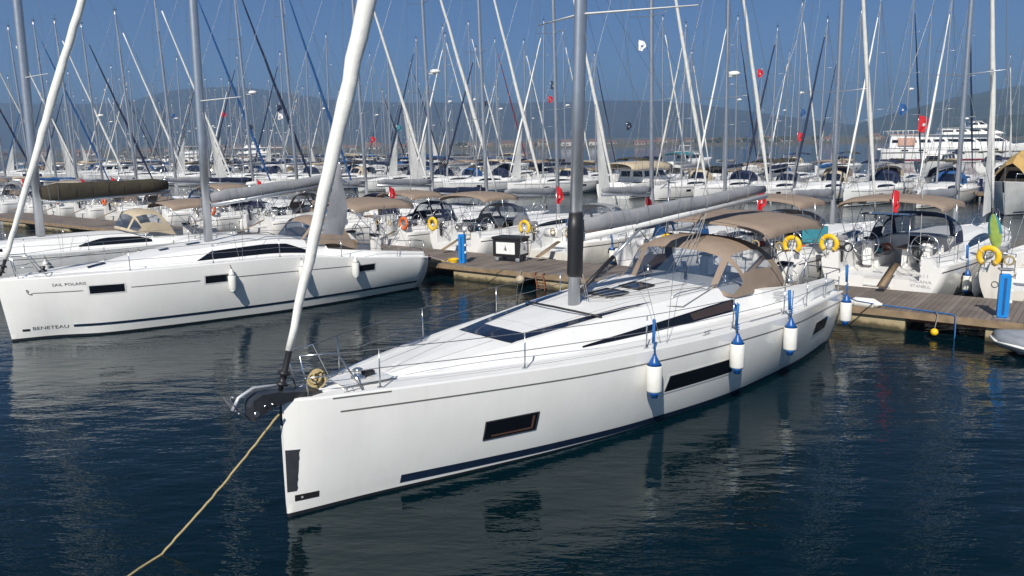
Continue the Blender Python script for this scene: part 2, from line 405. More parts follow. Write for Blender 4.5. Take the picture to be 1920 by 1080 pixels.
def hull_patch(f, mb, x0, x1, zlo, zhi, sd, off, nx=12, nz=2, mi=0, skew=0, fan=False):
    rows = []
    for i in range(nx + 1):
        x = lin(x0, x1, i / nx)
        a = zlo(x) if callable(zlo) else zlo; b = zhi(x) if callable(zhi) else zhi
        row = []
        for j in range(nz + 1):
            z = lin(a, b, j / nz); row.append(f.hp(x + skew * (j / nz), z, sd, off))
        rows.append(row)
    mb.grid(rows, mi, True)
def hull_text(f, mb, txt, x0, x1, z0, z1, sd, off=.006, mi=0, wide=True):
    vs_, fs = font_mesh(txt)
    mx = max(v.x for v in vs_); mn = min(v.x for v in vs_); my = max(v.y for v in vs_)
    b = len(mb.v)
    for v in vs_:
        u = (v.x - mn) / (mx - mn); w = v.y / my
        x = lin(x0, x1, u); mb.v.append(tuple(f.hp(x, lin(z0, z1, w), sd, off)))
    for q in fs: mb.f.append(tuple(b + k for k in q)); mb.mi.append(mi); mb.sm.append(False)
def side_patch(f, mb, x0, x1, q0, q1, sd, off=.008, n=14, mi=0):
    rows = []
    for i in range(n + 1):
        x = lin(x0, x1, i / n); a = q0(x) if callable(q0) else q0; b = q1(x) if callable(q1) else q1
        rows.append([f.side(x, lin(a, b, k / 2), sd, off) for k in range(3)])
    mb.grid(rows, mi, True)
def hoop(x0, x1, w, z0, zt, n=20, p=2.6, wt=None):       # canvas hoop; foot at x0, crown at x1
    out = []
    for i in range(n + 1):
        a = math.pi * i / n; c = math.cos(a); s_ = math.sin(a)
        yy = w * (abs(c) ** (2 / p)) * (1 if c >= 0 else -1); h = abs(s_) ** (2 / p)
        out.append(Vector((lin(x0, x1, h), yy, lin(z0, zt, h))))
    return out
def furl(mb, a, b, r0, r1, r2, n=10, mi=0, seg=26, wob=.012, seed=1):
    rd = random.Random(seed); a = Vector(a); b = Vector(b); pts = []; rs = []
    for i in range(seg + 1):
        t = i / seg; r = lin(r0, r1, t / .3) if t < .3 else lin(r1, r2, (t - .3) / .7)
        pts.append(a.lerp(b, t) + Vector((rd.uniform(-wob, wob), rd.uniform(-wob, wob), 0))); rs.append(r * rd.uniform(.93, 1.07))
    mb.tube(pts, rs, n, mi, sy=.85)
def rig(f, P, mx, mh, base_z, mastm, boomm, coverm, jibm, boom_end, boom_z, jr=(.06, .11, .05), sprd=(.34, .57, .79), mr=.11, lw=.011, seg=26,
        cover_r=.17, shroud=True, jib=True, rake=.02, jib0=.6, swept=.5, spw=.36, lod=2, seed=1, fsx=.12, ftop=.93):
    B = f.D(mx) * 2
    top = Vector((mx + rake * mh, 0, mh)); bot = Vector((mx, 0, base_z))
    mb = MB(); n = 12 if lod == 2 else 8
    pts = [bot.lerp(top, t) for t in (0, .2, .5, .8, .97, 1)]
    mb.tube(pts, [mr * 1.15, mr * 1.15, mr * 1.1, mr, mr * .6, mr * .5], n, 0, sy=.72, up=(1, 0, 0))
    mb.box(top.x - .18, top.x + .12, -.03, .03, top.z, top.z + .05, 1); mb.tube([top, top + Vector((-.1, 0, .5))], .008, 4, 1)
    mast = mb.build('mast', [mastm, black], P)
    tips = []
    mb2 = MB()
    for k, t in enumerate(sprd):
        c = bot.lerp(top, t); ln = B * spw * (1 - .22 * k); tp = []
        for sd in (1, -1):
            tip = c + Vector((swept * (1 - .2 * k), sd * ln, .06)); tips.append((k, sd, tip)); tp.append(tip)
        mb2.tube([tp[0], c, tp[1]], [.022, .045 if lod else .04, .022], 6, 0, sy=.5, up=(1, 0, 0))
    islands(mb2, 'spreader', [aluw if lod == 2 else mastm], mast)
    be = Vector(boom_end); g = Vector((mx + mr + .05, 0, boom_z))
    bb = MB(); bb.tube([g, be], [.075, .065], 8, 0, sy=.7)
    boom = bb.build('boom', [boomm], P)
    if coverm:
        cb = MB(); d = be - g; pts = []; rs = []
        for i in range(9):
            t = i / 8; pts.append(g + d * lin(.0, .985, t) + Vector((0, 0, .09 + cover_r * .85 * (1 - .25 * t) + .02 * math.sin(i * 2.1)))); rs.append(cover_r * (1.05 - .28 * t) * (.7 if i in (0, 8) else 1))
        cb.tube(pts, rs, 14, 0, sy=.62); cv = cb.build('sail_cover', [coverm], boom)
        if lod == 2:
            lb_ = MB()
            for i in range(1, 8):
                a_ = pts[i]; lb_.tube([a_ + Vector((0, .64 * rs[i] * math.sin(q), 1.03 * rs[i] * math.cos(q))) for q in [2 * math.pi * k / 14 for k in range(15)]], .008, 4)
            islands(lb_, 'lashing', [ropeg if coverm is greyc else black], cv)
    rg = MB()
    if shroud:
        for sd in (1, -1):
            cpt = Vector((mx + .35, sd * (f.D(mx) - .12), f.S(mx) + .02)); prev = cpt
            for k in range(len(sprd)):
                tip = [t for kk, s2, t in tips if kk == k and s2 == sd][0]
                rg.tube([prev, tip], lw, 4, 0, cap=False); prev = tip
            rg.tube([prev, bot.lerp(top, .93)], lw, 4, 0, cap=False)
            rg.tube([cpt + Vector((-.05, -sd * .1, 0)), bot.lerp(top, sprd[0])], lw, 4, 0, cap=False)
        for sd in (1, -1): rg.tube([(f.L - .25, sd * f.D(f.L) * .62, f.S(f.L)), (lin(f.L, top.x, .45), 0, lin(f.S(f.L), top.z, .45))], lw * .9, 4, 0, cap=False)
        rg.tube([(lin(f.L, top.x, .45), 0, lin(f.S(f.L), top.z, .45)), top], lw * .9, 4, 0, cap=False)
        rg.tube([be + Vector((-.1, 0, .1)), top], lw * .6, 4, 0, cap=False)
    fs = Vector((f.xo(0, 1.6) + fsx, 0, f.S(0) + .12)); ft = bot.lerp(top, ftop) + Vector((-mr, 0, 0))
    rg.tube([fs, ft], lw, 4, 0, cap=False)
    rg.build('rigging', [wire], P)
    if jib:
        d = ft - fs; jb = MB(); furl(jb, fs + d * (jib0 / d.length), fs + d * .93, *jr, seg=seg, seed=seed, n=10 if lod else 7)
        js = jb.build('furled_sail', [jibm], P)
        if lod:
            db = MB(); p0 = fs + d * .12 / d.length * 1; ax = d.normalized(); q = ax.to_track_quat('Z', 'Y').to_matrix().to_4x4(); q.translation = fs
            db.lathe([(.03, 0), (.035, .1), (.09, .12), (.10, .14), (.05, .16), (.05, .26), (.10, .28), (.09, .31), (.045, .34), (.045, jib0)], n=12, Mx=q)
            db.build('furling_drum', [black], js)
    return mast, tips
def bimini(x0, x1, w, z0, zt, m, P, posts=None, lod=1, name='bimini', th=.012):
    mb = MB(); N = 6 if lod else 3; k = 12 if lod else 8
    rows = []
    for i in range(N + 1):
        x = lin(x0, x1, i / N); e = (i / N - .5) * 2; sag = -.10 * e * e - (.015 if i % 2 else 0)
        rows.append([Vector((x + .06 * math.cos(math.pi * j / k) ** 2 * (1 if i == 0 else -1 if i == N else 0), w * math.cos(math.pi * j / k) * (1 - .03 * e * e), lin(z0, zt, math.sin(math.pi * j / k) ** .8) + sag)) for j in range(k + 1)])
    mb.grid(rows, 0, True)
    mb.grid([[p - Vector((0, 0, .02)) for p in r] for r in rows], 0, True)
    for r in (rows[0], rows[-1]): mb.grid([r, [p - Vector((0, 0, .06)) for p in r]], 0, True)
    for j in (0, k): mb.grid([[r[j] for r in rows], [r[j] - Vector((0, 0, .09)) for r in rows]], 0, True)
    o = mb.build(name, [m], P)
    fr = MB()
    if posts is not None:
        zb = posts
        for sd in (1, -1):
            fr.tube([(lin(x0, x1, .55), sd * w * .97, zb), (x0 + .05, sd * w, z0 - .05)], .014, 5); fr.tube([(lin(x0, x1, .55), sd * w * .97, zb), (x1 - .1, sd * w, z0 - .05)], .014, 5)
            fr.tube([(lin(x0, x1, .35), sd * w * .97, zb), (lin(x0, x1, .5), sd * w, z0 + .02)], .014, 5)
        islands(fr, 'canopy_frame', [steel], o)
    return o
def sprayhood(xf, xt, xr, xb, w, zb, zr, zt, m, P, lod=1):
    n = 20 if lod else 10
    h0 = hoop(xf + .55, xf, w * .98, zb - .02, zb + .10, n, 3.2); h1 = hoop(lin(xf, xb, .35), xt, w, zb - .02, zt - .06, n, 3.0)
    h2 = hoop(lin(xf, xb, .62), lin(xt, xr, .55), w * 1.01, zb - .04, zt + .03, n, 3.0); h3 = hoop(xb, xr, w * 1.0, zr, zt - .02, n, 3.0)
    rows = [h0]
    for t in (.14, .86): rows.append([a.lerp(b, t) for a, b in zip(h0, h1)])
    rows += [h1]; rows.append([a.lerp(b, .5) + Vector((0, 0, .02)) for a, b in zip(h1, h2)]); rows += [h2]; rows.append([a.lerp(b, .6) for a, b in zip(h2, h3)]); rows.append(h3)
    def isw(i, j):
        t = j / n
        if i == 1: return not (j in (0, n - 1) or abs(t - .3) < .026 or abs(t - .68) < .026)
        if i in (3, 4, 5) or i == 2: 
            if i == 2: return False
            return (.06 < t < .26 or .70 < t < .90) and lod
        return False
    if not lod: isw0 = isw
    a = MB(); a.grid(rows, lambda i, j: None if isw(i, j) else 0, True)
    sh = a.build('sprayhood', [m], P)
    b = MB(); b.grid(rows, lambda i, j: 0 if isw(i, j) else None, True); islands(b, 'clear_window', [vinyl if lod else glassb], sh)
    return sh
def wheel(x, y, z, r, P, tilt=.12):
    mb = MB(); Mx = Matrix.Translation((x, y, z)) @ Matrix.Rotation(R_(90) - tilt, 4, 'Y')
    mb.torus(r, .016, 28, 6, 0, Mx)
    for k in range(5):
        a = 2 * math.pi * k / 5 + .3; mb.tube([Mx @ Vector((0, 0, 0)), Mx @ Vector((r * math.cos(a), r * math.sin(a), 0))], .009, 5)
    mb.tube([Mx @ Vector((0, 0, -.05)), Mx @ Vector((0, 0, .25))], .04, 8)
    o = mb.build('steering_wheel', [steel], P)
    pd = MB(); pd.box(x - .42, x - .14, y - .13, y + .13, z - .75, z + .12, 0, bev=.04); pd.box(x - .44, x - .16, y - .16, y + .16, z + .121, z + .2, 1, bev=.02); pd.build('helm_pedestal', [gel, black], P)
    return o
def rails(f, P, xs, h=.62, lod=2, gate=None, pul=True, inset=.07):
    for x in xs:
        for sd in (1, -1):
            mb = MB(); y = f.D(x) - inset; b = Vector((x, sd * y, f.S(x) + .02))
            mb.tube([b, b + Vector((0, 0, h))], .013, 6); mb.box(x - .035, x + .035, b.y - .035, b.y + .035, b.z - .01, b.z + .03)
            if lod > 1: mb.build('stanchion', [steel], P)
            else:
                if 'st' not in f.__dict__: f.st = MB()
                f.st.v, f.st.f, f.st.mi, f.st.sm = merge(f.st, mb)
    keep = None
    if lod <= 1 and xs:
        if lod: islands(f.st, 'stanchion', [steel], P)
        else: keep = f.st
        del f.__dict__['st']
    L = f.L; xa = [.75 * L / 15] + list(xs) + [L * .90]
    mb = MB()
    for sd in (1, -1):
        for hh in (h, h * .52):
            pts = [Vector((x, sd * (f.D(x) - inset), f.S(x) + .02 + hh)) for x in xa]
            q = []
            for a, b in zip(pts, pts[1:]): q += [a, a.lerp(b, .5) - Vector((0, 0, .012))]
            mb.tube(q + [pts[-1]], .0072 if lod > 1 else .007, 4, cap=False)
    if keep: mb.v, mb.f, mb.mi, mb.sm = merge(mb, keep)
    if lod: islands(mb, 'lifeline', [wire], P)
    else: mb.build('guardrail', [wire], P)
    if pul:
        a = xa[0]; mb = MB()
        for sd in (1, -1):
            y = f.D(a) - inset; z = f.S(a)
            mb.tube([(a + .35, sd * (f.D(a + .35) - inset), z), (a, sd * y, z + h + .02), (a * .35 - .02, sd * max(.12, y * .55), z + h + .05)], .014, 6)
            mb.tube([(a * .35 + .1, sd * max(.10, y * .5), z), (a * .35 - .02, sd * max(.12, y * .55), z + h + .05)], .014, 6)
            mb.tube([(a * .85 + .12, sd * y, z + h * .52), (a * .35 + .02, sd * max(.11, y * .55), z + h * .52)], .011, 5)
        mb.build('pulpit', [steel], P)
        mb = MB(); s_ = L * .90
        for sd in (1, -1):
            pts = [(s_, sd * (f.D(s_) - inset), f.S(s_)), (s_, sd * (f.D(s_) - inset), f.S(s_) + h), (L - .12, sd * (f.D(L) - .1), f.S(L) + h), (L - .08, sd * (f.D(L) * .45), f.S(L) + h)]
            mb.tube(pts, .014, 6); mb.tube([pts[3], (L - .08, sd * f.D(L) * .45, f.S(L) + .05)], .014, 6); mb.tube([pts[2], (L - .12, sd * (f.D(L) - .1), f.S(L))], .014, 6)
            mb.tube([(s_, sd * (f.D(s_) - inset), f.S(s_) + h * .5), (L - .12, sd * (f.D(L) - .1), f.S(L) + h * .5), (L - .08, sd * (f.D(L) * .45), f.S(L) + h * .5)], .01, 5)
        islands(mb, 'pushpit', [steel], P) if lod else mb.build('pushpit', [steel], P)
def merge(a, b):
    n = len(a.v); return a.v + b.v, a.f + [tuple(n + k for k in q) for q in b.f], a.mi + b.mi, a.sm + b.sm

# ------------------------------------------------------------ water, haze
mb = MB(); mb.face([(-5400, -2500, 0), (5400, -2500, 0), (5400, 5500, 0), (-5400, 5500, 0)])
structure(mb.build('water', [waterm]))

# ------------------------------------------------------------ the white yacht in front
HEAD = .792
B1X, B1Y, HEEL = -3.380, 10.8236, .0229
fm = Form(15.25,
  D=[(0, .035), (.12, .13), (.4, .29), (1, .52), (2, .88), (3.5, 1.36), (5, 1.78), (7, 2.18), (9, 2.42), (11, 2.52), (13, 2.28), (15.25, 1.93)],
  Wt=[(0, .015), (1.3, .33), (3.1, .86), (4.5, 1.24), (6.5, 1.66), (9.6, 1.97), (12.3, 1.94), (15.25, 1.62)],
  S=[(0, 1.80), (2, 1.76), (5, 1.69), (8, 1.655), (11, 1.62), (13, 1.54), (15.25, 1.42)],
  rb=[(0, .02), (1.9, .25), (2.5, .52), (3.3, .78), (4.2, 1.02), (5.5, 1.26), (7, 1.48), (9, 1.66), (10.8, 1.74), (15, 1.5)],
  rt=[(0, .01), (1.9, .12), (2.5, .34), (3.3, .56), (4.2, .76), (5.5, .94), (7, 1.08), (9, 1.20), (11, 1.26), (15, 1.2)],
  rh=[(0, .0), (1.7, .0), (2.4, .07), (3.3, .18), (4.2, .29), (5.5, .40), (6.6, .47), (8, .53), (9.5, .55), (11, .54), (15, .5)],
  cock=11.1, coam=.42, floor=.42)
MY = empty('sailing_yacht', (B1X, B1Y, 0), (HEEL, 0, HEAD), label='large white sailing yacht in front with taupe sprayhood and bimini, bow towards the camera', category='sailing yacht')
build_hull(fm, 'hull', [gel, anti], MY, nx=64)
build_deck(fm, MY, nx=80)
for sd in (-1, 1):
    hp = MB(); hull_patch(fm, hp, 1.70, 14.9, lambda x: lin(.13, .03, min(1, (x - 1.7) / 8)), lambda x: lin(.28, .15, min(1, (x - 1.7) / 8)), sd, .006, 50); hp.build('hull_stripe', [stripe], MY)
    hp = MB(); hull_patch(fm, hp, .72, 15.0, lambda x: fm.S(x) - .215 - .02, lambda x: fm.S(x) - .215, sd, .010, 60, 1)
    hp.build('moulding_line', [greyline], MY)
    hp = MB(); hull_patch(fm, hp, .62, 1.45, lambda x: fm.S(x) - .02, lambda x: fm.S(x) + .0, sd, .010, 10, 1); hp.build('moulding_line', [greyline], MY)
    for (a, b, z0, z1, sk) in ((3.0, 3.93, .64, .95, 0), (6.78, 8.85, .745, 1.075, .06), (12.82, 13.86, .74, 1.06, .05)):
        w = MB(); hull_patch(fm, w, a, b, z0, z1, sd, .012, 14, 3, skew=sk); wo = w.build('hull_window', [glass], MY)
        e = .035; w = MB()
        for (p, q, r0, r1) in ((a - .01, b + .01, z0 - .022, z0), (a - .01, b + .01, z1, z1 + .022)): hull_patch(fm, w, p, q, r0, r1, sd, .016, 14, 1, skew=0 if r0 < z0 else sk)
        hull_patch(fm, w, a - .025, a, z0 - .02, z1 + .02, sd, .016, 1, 3, skew=sk); hull_patch(fm, w, b, b + .025, z0 - .02, z1 + .02, sd, .016, 1, 3, skew=sk)
        w.build('window_frame', [rubber if a < 4 else gel], wo)
        if a < 4:
            w = MB(); hull_patch(fm, w, a + .12, b - .07, z0 + .025, z0 + .055, sd, .0145, 8, 1); hull_patch(fm, w, b - .09, b - .05, z0 + .03, z1 - .04, sd, .0145, 1, 2); w.build('inner_ledge', [brownin], wo)
    hp = MB(); hull_patch(fm, hp, .10, .44, lambda x: .235, lambda x: .335, sd, .008, 5); lg = hp.build('bow_badge', [black], MY)
    hp = MB(); hull_patch(fm, hp, .185, .215, .27, .30, sd, .011, 1, 1); hp.build('badge_mark', [letl], lg)
    # dark protective foil on the stem, torn edge
    hp = MB(); rows = []
    for k in range(15):
        z = .40 + k * .047; wd = .165 + .008 * math.sin(k * 2.3) + (.006 if k % 3 else -.006)
        rows.append([fm.hp(lin(.004, wd * lin(.8, 1.05, k / 14), t / 4), z, sd, .007) for t in range(5)])
    hp.grid(rows, 0, True); hp.build('stem_guard', [rubber], MY)
    # dark rectangular side window let into the coachroof
    w = MB(); q0 = lambda x: lin(.10, .14, (x - 5.3) / 5.2); q1 = lambda x: lin(.15, .60, min(1, ((x - 5.3) / 4.9)) ** .6)
    side_patch(fm, w, 5.35, 10.2, q0, q1, sd, .01, 24); wo = w.build('cabin_window', [glass], MY)
    w = MB(); side_patch(fm, w, 8.5, 10.1, lambda x: q0(x) + .06, lambda x: q1(x) - .06, sd, .014, 8); w.build('window_blind', [blind], wo)
    w = MB(); w.tube([Vector((x, sd * (fm.D(x) - .24), fm.S(x) + .03)) for x in (9.6, 10.2, 10.9)], .012, 6); w.build('sheet_track', [steel], MY)
    hr = MB(); pts = []
    for i in range(13):
        x = lin(8.3, 10.9, i / 12); p = fm.roof(x, sd * (fm.rt(x) - .05)); pts.append(p + Vector((0, 0, 0 if i % 6 == 0 else .07)))
    hr.tube(pts, .013, 6); hr.build('handrail', [steel], MY)
    for x in (.95, 8.0, 14.3):
        c = MB(); y = sd * (fm.D(x) - .16); z = fm.S(x) + .02
        c.tube([(x - .14, y, z + .06), (x + .14, y, z + .06)], .014, 6); c.tube([(x - .05, y, z), (x - .05, y, z + .06)], .014, 6); c.tube([(x + .05, y, z), (x + .05, y, z + .06)], .014, 6)
        c.build('mooring_cleat', [steel], MY)
    wn = MB(); wn.lathe([(.09, 0), (.085, .06), (.06, .08), (.065, .15), (.08, .17), (.03, .18)], (10.6, sd * 1.05, fm.S(10.6) + fm.rh(10.6) + .03), 14); wn.build('winch', [steel], MY)
    wn = MB(); wn.lathe([(.10, 0), (.095, .07), (.07, .09), (.075, .17), (.09, .19), (.03, .2)], (12.9, sd * 1.5, fm.S(12.9) + .39), 14); wn.build('winch', [steel], MY)
    wheel(13.75, sd * 1.12, 2.15, .47, MY)
    for x0 in (11.35,):
        s_ = MB(); yb = 1.22; s_.box(x0, 13.0, min(sd * .72, sd * yb), max(sd * .72, sd * yb), 1.22, 1.60, 0, bev=.03); s_.box(x0 + .05, 12.95, min(sd * .74, sd * (yb - .03)), max(sd * .74, sd * (yb - .03)), 1.605, 1.66, 1, bev=.02)
        s_.build('cockpit_seat', [gel, cush], MY)
tb = MB(); tb.box(11.7, 12.9, -.16, .16, 1.25, 1.95, 0, bev=.03); tb.box(11.6, 13.0, -.34, .34, 1.95, 2.0, 1, bev=.015); tb.build('cockpit_table', [gel, teak], MY)
lb = MB(); lb.box(14.55, 15.0, -1.1, 1.1, 1.0, 1.45, 0, bev=.04); lb.build('stern_bench', [gel], MY)
cw = MB(); cw.box(10.95, 11.16, -.42, .42, 1.25, 2.16, 0, bev=.02); cw.build('companionway_door', [glassb], MY)
# registration mark + number sticker on the coaming: rows of thin grey strokes
hm = MB()
def coam_pt(x, q, off=.006):
    s_ = fm.sec(x); (y0, z0), (y1, z1) = s_[4], s_[5]; n = Vector((0, z1 - z0, y0 - y1)).normalized()
    return Vector((x, -(lin(y0, y1, q) + n.y * off), lin(z0, z1, q) + n.z * off))
for k, (x0, x1, q) in enumerate(((11.50, 11.92, .80), (11.46, 11.80, .70), (11.50, 12.0, .60), (11.46, 11.9, .50), (11.56, 12.08, .40), (11.52, 11.72, .30))):
    hm.grid([[coam_pt(lin(x0, x1, t / 6), q + .014 * math.sin(t * 1.1 + k)), coam_pt(lin(x0, x1, t / 6), q + .05 + .014 * math.sin(t * 1.1 + k))] for t in range(7)], 0, True)
hm.build('model_emblem', [letl], MY)
# dark roof glazing: front band and two side strips
for sd in (1, -1):
    w = MB(); rows = []
    for i in range(22):
        x = lin(4.05, 7.75, i / 21); yo = fm.rt(x) * .90; wd = lin(.24, .13, min(1, (x - 4.05) / 3)) * (1 if x < 7.0 else max(.02, (7.8 - x) / .8))
        rows.append([fm.roof(x, sd * yo, .01), fm.roof(x, sd * (yo - wd * .5), .01), fm.roof(x, sd * (yo - wd), .01)])
    w.grid(rows, 0, True); w.build('roof_window', [glassb], MY)
w = MB(); rows = []
for i in range(21):
    y = lin(-.68, .68, i / 20); xf = 4.04 - .10 * (1 - (y / .68) ** 2); rows.append([fm.roof(xf, y, .012), fm.roof(xf + .25, y, .012), fm.roof(xf + .52, y, .012)])
w.grid(rows, 0, True); w.build('roof_window', [glassb], MY)
for (x0, x1, y0, y1) in ((7.35, 7.95, -.30, .30), (8.35, 8.95, -.26, .26)):
    h = MB(); rows = [[fm.roof(x, y, .035) for y in (y0, 0, y1)] for x in (x0, lin(x0, x1, .5), x1)]; h.grid(rows, 0, True)
    fr = [rows[0][0], rows[0][1], rows[0][2], rows[1][2], rows[2][2], rows[2][1], rows[2][0], rows[1][0], rows[0][0]]
    ho = h.build('deck_hatch', [glassb], MY); g = MB(); g.tube(fr, .018, 6); g.build('hatch_frame', [black], ho)
tr = MB(); tr.tube([fm.roof(5.9, y, .05) + Vector((.55 * abs(y) * 0 + .25 * (y / 1.0) ** 2, 0, .03 * (1 - y * y))) for y in [i * .1 - 1.0 for i in range(21)]], .022, 6); tr.build('jib_track', [black], MY)
for sd in (1, -1):
    for k, (xa, xb, fr_) in enumerate(((4.4, 10.2, .62), (1.9, 3.9, .5))):
        t_ = MB(); t_.tube([fm.roof(lin(xa, xb, i / 12), sd * fm.rt(lin(xa, xb, i / 12)) * fr_, .004) for i in range(13)], .005, 4); t_.build('deck_seam', [letl], MY)
    t_ = MB(); pts = [Vector((x, sd * (fm.D(x) - .30), fm.S(x) + .012)) for x in (2.2, 3.2, 4.2, 5.4, 6.6, 7.8, 9.0, 10.2)]
    t_.tube(pts, .005, 4); t_.build('deck_seam', [letl], MY)
    sh = MB(); rr = random.Random(9 + sd); q = [fm.roof(5.95, sd * .8, .05), fm.roof(7.2, sd * 1.0, .02), Vector((8.4, sd * 1.35, fm.S(8.4) + .40)), Vector((9.6, sd * 1.25, fm.S(9.6) + .58)), Vector((10.6, sd * 1.08, fm.S(10.6) + .66))]
    sh.tube(q, .009, 5); sh.build('jib_sheet', [ropeb if sd > 0 else ropeg], MY)
for xx in (4.9, 7.1):
    t_ = MB(); t_.tube([fm.roof(xx, y, .004) for y in [fm.rt(xx) * .6 * k / 6 for k in range(-6, 7)]], .005, 4); t_.build('deck_seam', [letl], MY)
# anchor locker lid line, windlass, rope on foredeck
lid = MB(); zf = lambda x: fm.S(x) + .012
rows = [[Vector((x, y * fm.D(x) * .45, fm.sec(x)[9][1] + .012)) for y in (-1, -.5, 0, .5, 1)] for x in (.95, 1.2, 1.5, 1.8)]
lid.grid(rows, 0, False); lid.build('anchor_locker_lid', [gel], MY)
wl = MB(); z0 = fm.sec(1.3)[9][1]; wl.lathe([(.11, 0), (.11, .04), (.06, .06), (.055, .12), (.085, .15), (.05, .17)], (1.32, -.02, z0 + .012), 16); wl.box(1.4, 1.62, -.05, .05, z0 + .02, z0 + .1, 1, bev=.02); wl.build('windlass', [steel, black], MY)
# short bowsprit with double roller
bs = MB()
prof = [(-.50, 1.84, 1.66, .08), (-.46, 1.94, 1.64, .11), (-.34, 2.0, 1.70, .13), (-.15, 1.99, 1.78, .14), (.05, 1.95, 1.80, .15), (.35, 1.89, 1.80, .15), (.62, 1.83, 1.79, .12)]
rows = [[Vector((x, w, zt)), Vector((x, -w, zt)), Vector((x, -w * .9, zb)), Vector((x, w * .9, zb))] for x, zt, zb, w in prof]
bs.grid(rows, 0, False, closev=True); bs.face(rows[0]); bs.face(rows[-1]); bso = bs.build('bowsprit', [rubber], MY)
rl = MB(); rl.tube([(-.42, -.12, 1.74), (-.42, .12, 1.74)], .04, 10); rl.tube([(-.2, -.17, 1.84), (-.2, .17, 1.84)], .012, 6); rl.tube([(-.30, -.14, 1.83), (-.30, .14, 1.83)], .015, 6); rl.build('roller', [steel], bso)
an = MB()
an.tube([(.2, 0, 2.02), (-.4, 0, 2.09), (-.62, 0, 2.0), (-.72, 0, 1.84)], [.022, .026, .03, .03], 6)
rows = []
for i in range(7):
    t = i / 6; xx = lin(-.80, -.44, t); zz = lin(2.02, 1.58, t) - .05 * math.sin(t * 3.14); ww = .03 + .19 * math.sin(min(1, t * 1.25) * 1.7)
    rows.append([Vector((xx - .02, ww, zz + .05)), Vector((xx + .03, ww * .5, zz)), Vector((xx + .06, 0, zz - .02)), Vector((xx + .03, -ww * .5, zz)), Vector((xx - .02, -ww, zz + .05))])
an.grid(rows, 0, True); an.grid([[p + Vector((-.02, 0, .012)) for p in r] for r in rows], 0, True)
an.torus(.13, .012, 14, 5, 0, Matrix.Translation((-.66, 0, 1.9)) @ Matrix.Rotation(R_(75), 4, 'Y'), 0, math.pi)
ao = an.build('anchor', [galv], MY)
rails(fm, MY, [1.35, 3.7, 6.25, 8.75, 10.75, 12.1], h=.62, lod=2, inset=.10)
mast, tips = rig(fm, MY, 6.52, 23.6, 2.16, alu, aluw, greyc, sailw, (12.85, -.80, 4.02), 3.50, jr=(.055, .155, .07), sprd=(.260, .47, .70), mr=.128, lw=.0055, jib0=.62, swept=.95, spw=.46, seg=60, cover_r=.165, rake=.012, seed=3, fsx=.0, ftop=.965)
# halyard bundle and dark sleeve at the mast foot, furler sleeve
s_ = MB(); s_.tube([(6.53, -.0, 2.75), (6.535, -.0, 2.82), (6.54, -.0, 3.2), (6.54, -.0, 3.7), (6.545, 0, 4.02)], [.155, .185, .18, .195, .16], 12, 0, sy=.78, up=(1, 0, 0)); s_.build('halyard_sleeve', [black], mast)
s_ = MB()
for k in range(6):
    y = (k - 2.5) * .05; s_.tube([(6.62, y * .8, 2.9), (6.72 + .02 * k, y * 1.6, 2.32), (7.1, y * 3.2, 2.28), (9.6, y * 9, fm.roof(9.6, 0).z + .02)], .008, 5)
s_.build('running_lines', [ropeg], MY)
bd = Vector((12.85, -.80, 4.02)) - Vector((6.7, 0, 3.50))
v = MB(); g = Vector((6.68, -.02, 2.42)); e = Vector((6.7, 0, 3.50)) + bd * .30; v.tube([g, g.lerp(e, .5)], .045, 8, 1); v.tube([g.lerp(e, .5), e], .032, 8, 0); v.build('boom_vang', [alu, black], MY)
v = MB(); e = Vector((6.7, 0, 3.50)) + bd * .62; fpt = fm.roof(10.15, 0)
for k in (-.5, -.28, .1, .4): v.tube([fpt + Vector((0, k * .6, .03)), e + Vector((0, k * .1, -.08))], .009, 5)
v.tube([fpt + Vector((0, -.3, .05)), fpt.lerp(e, .22) + Vector((0, -.1, 0))], .04, 8, 1); v.build('mainsheet', [ropeg, black], MY)
lz = MB()
for t in (.3, .55, .8):
    p = Vector((6.7, 0, 3.50)) + bd * t
    for sd in (1, -1): lz.tube([p + Vector((0, sd * .14, 0)), Vector((6.8, sd * .5, 9.2))], .004, 4, cap=False)
lz.build('lazy_jacks', [wire], MY)
# clew patch hanging off the furled sail
cl = MB(); a = Vector((.90, 0, 4.1)); rows = []
for i in range(6):
    t = i / 5; z = lin(5.15, 4.15, t); x = .10 + .31 * (z - 2); e = .02 + .30 * math.sin(t * 1.75) ** 1.3; rows.append([Vector((x, -.10, z)), Vector((x + e * .5, -.16 + .03 * math.sin(t * 4), z - .02)), Vector((x + e, -.14 + .03 * math.cos(t * 5), z - .05))])
cl.grid(rows, 0, True); cl.build('sail_clew', [greyc], MY)
sprayhood(9.75, 10.40, 11.80, 12.75, 1.52, 1.98, 1.86, 3.12, brown, MY)
bimini(10.95, 14.15, 1.78, 3.36, 3.62, brown, MY, posts=1.8, lod=1)
# arched strut between hood and bimini
st = MB(); st.tube([Vector((11.0, 1.72 * math.cos(math.pi * k / 16), lin(3.28, 3.5, math.sin(math.pi * k / 16)))) for k in range(17)], .03, 6); st.build('canopy_arch', [black], MY)

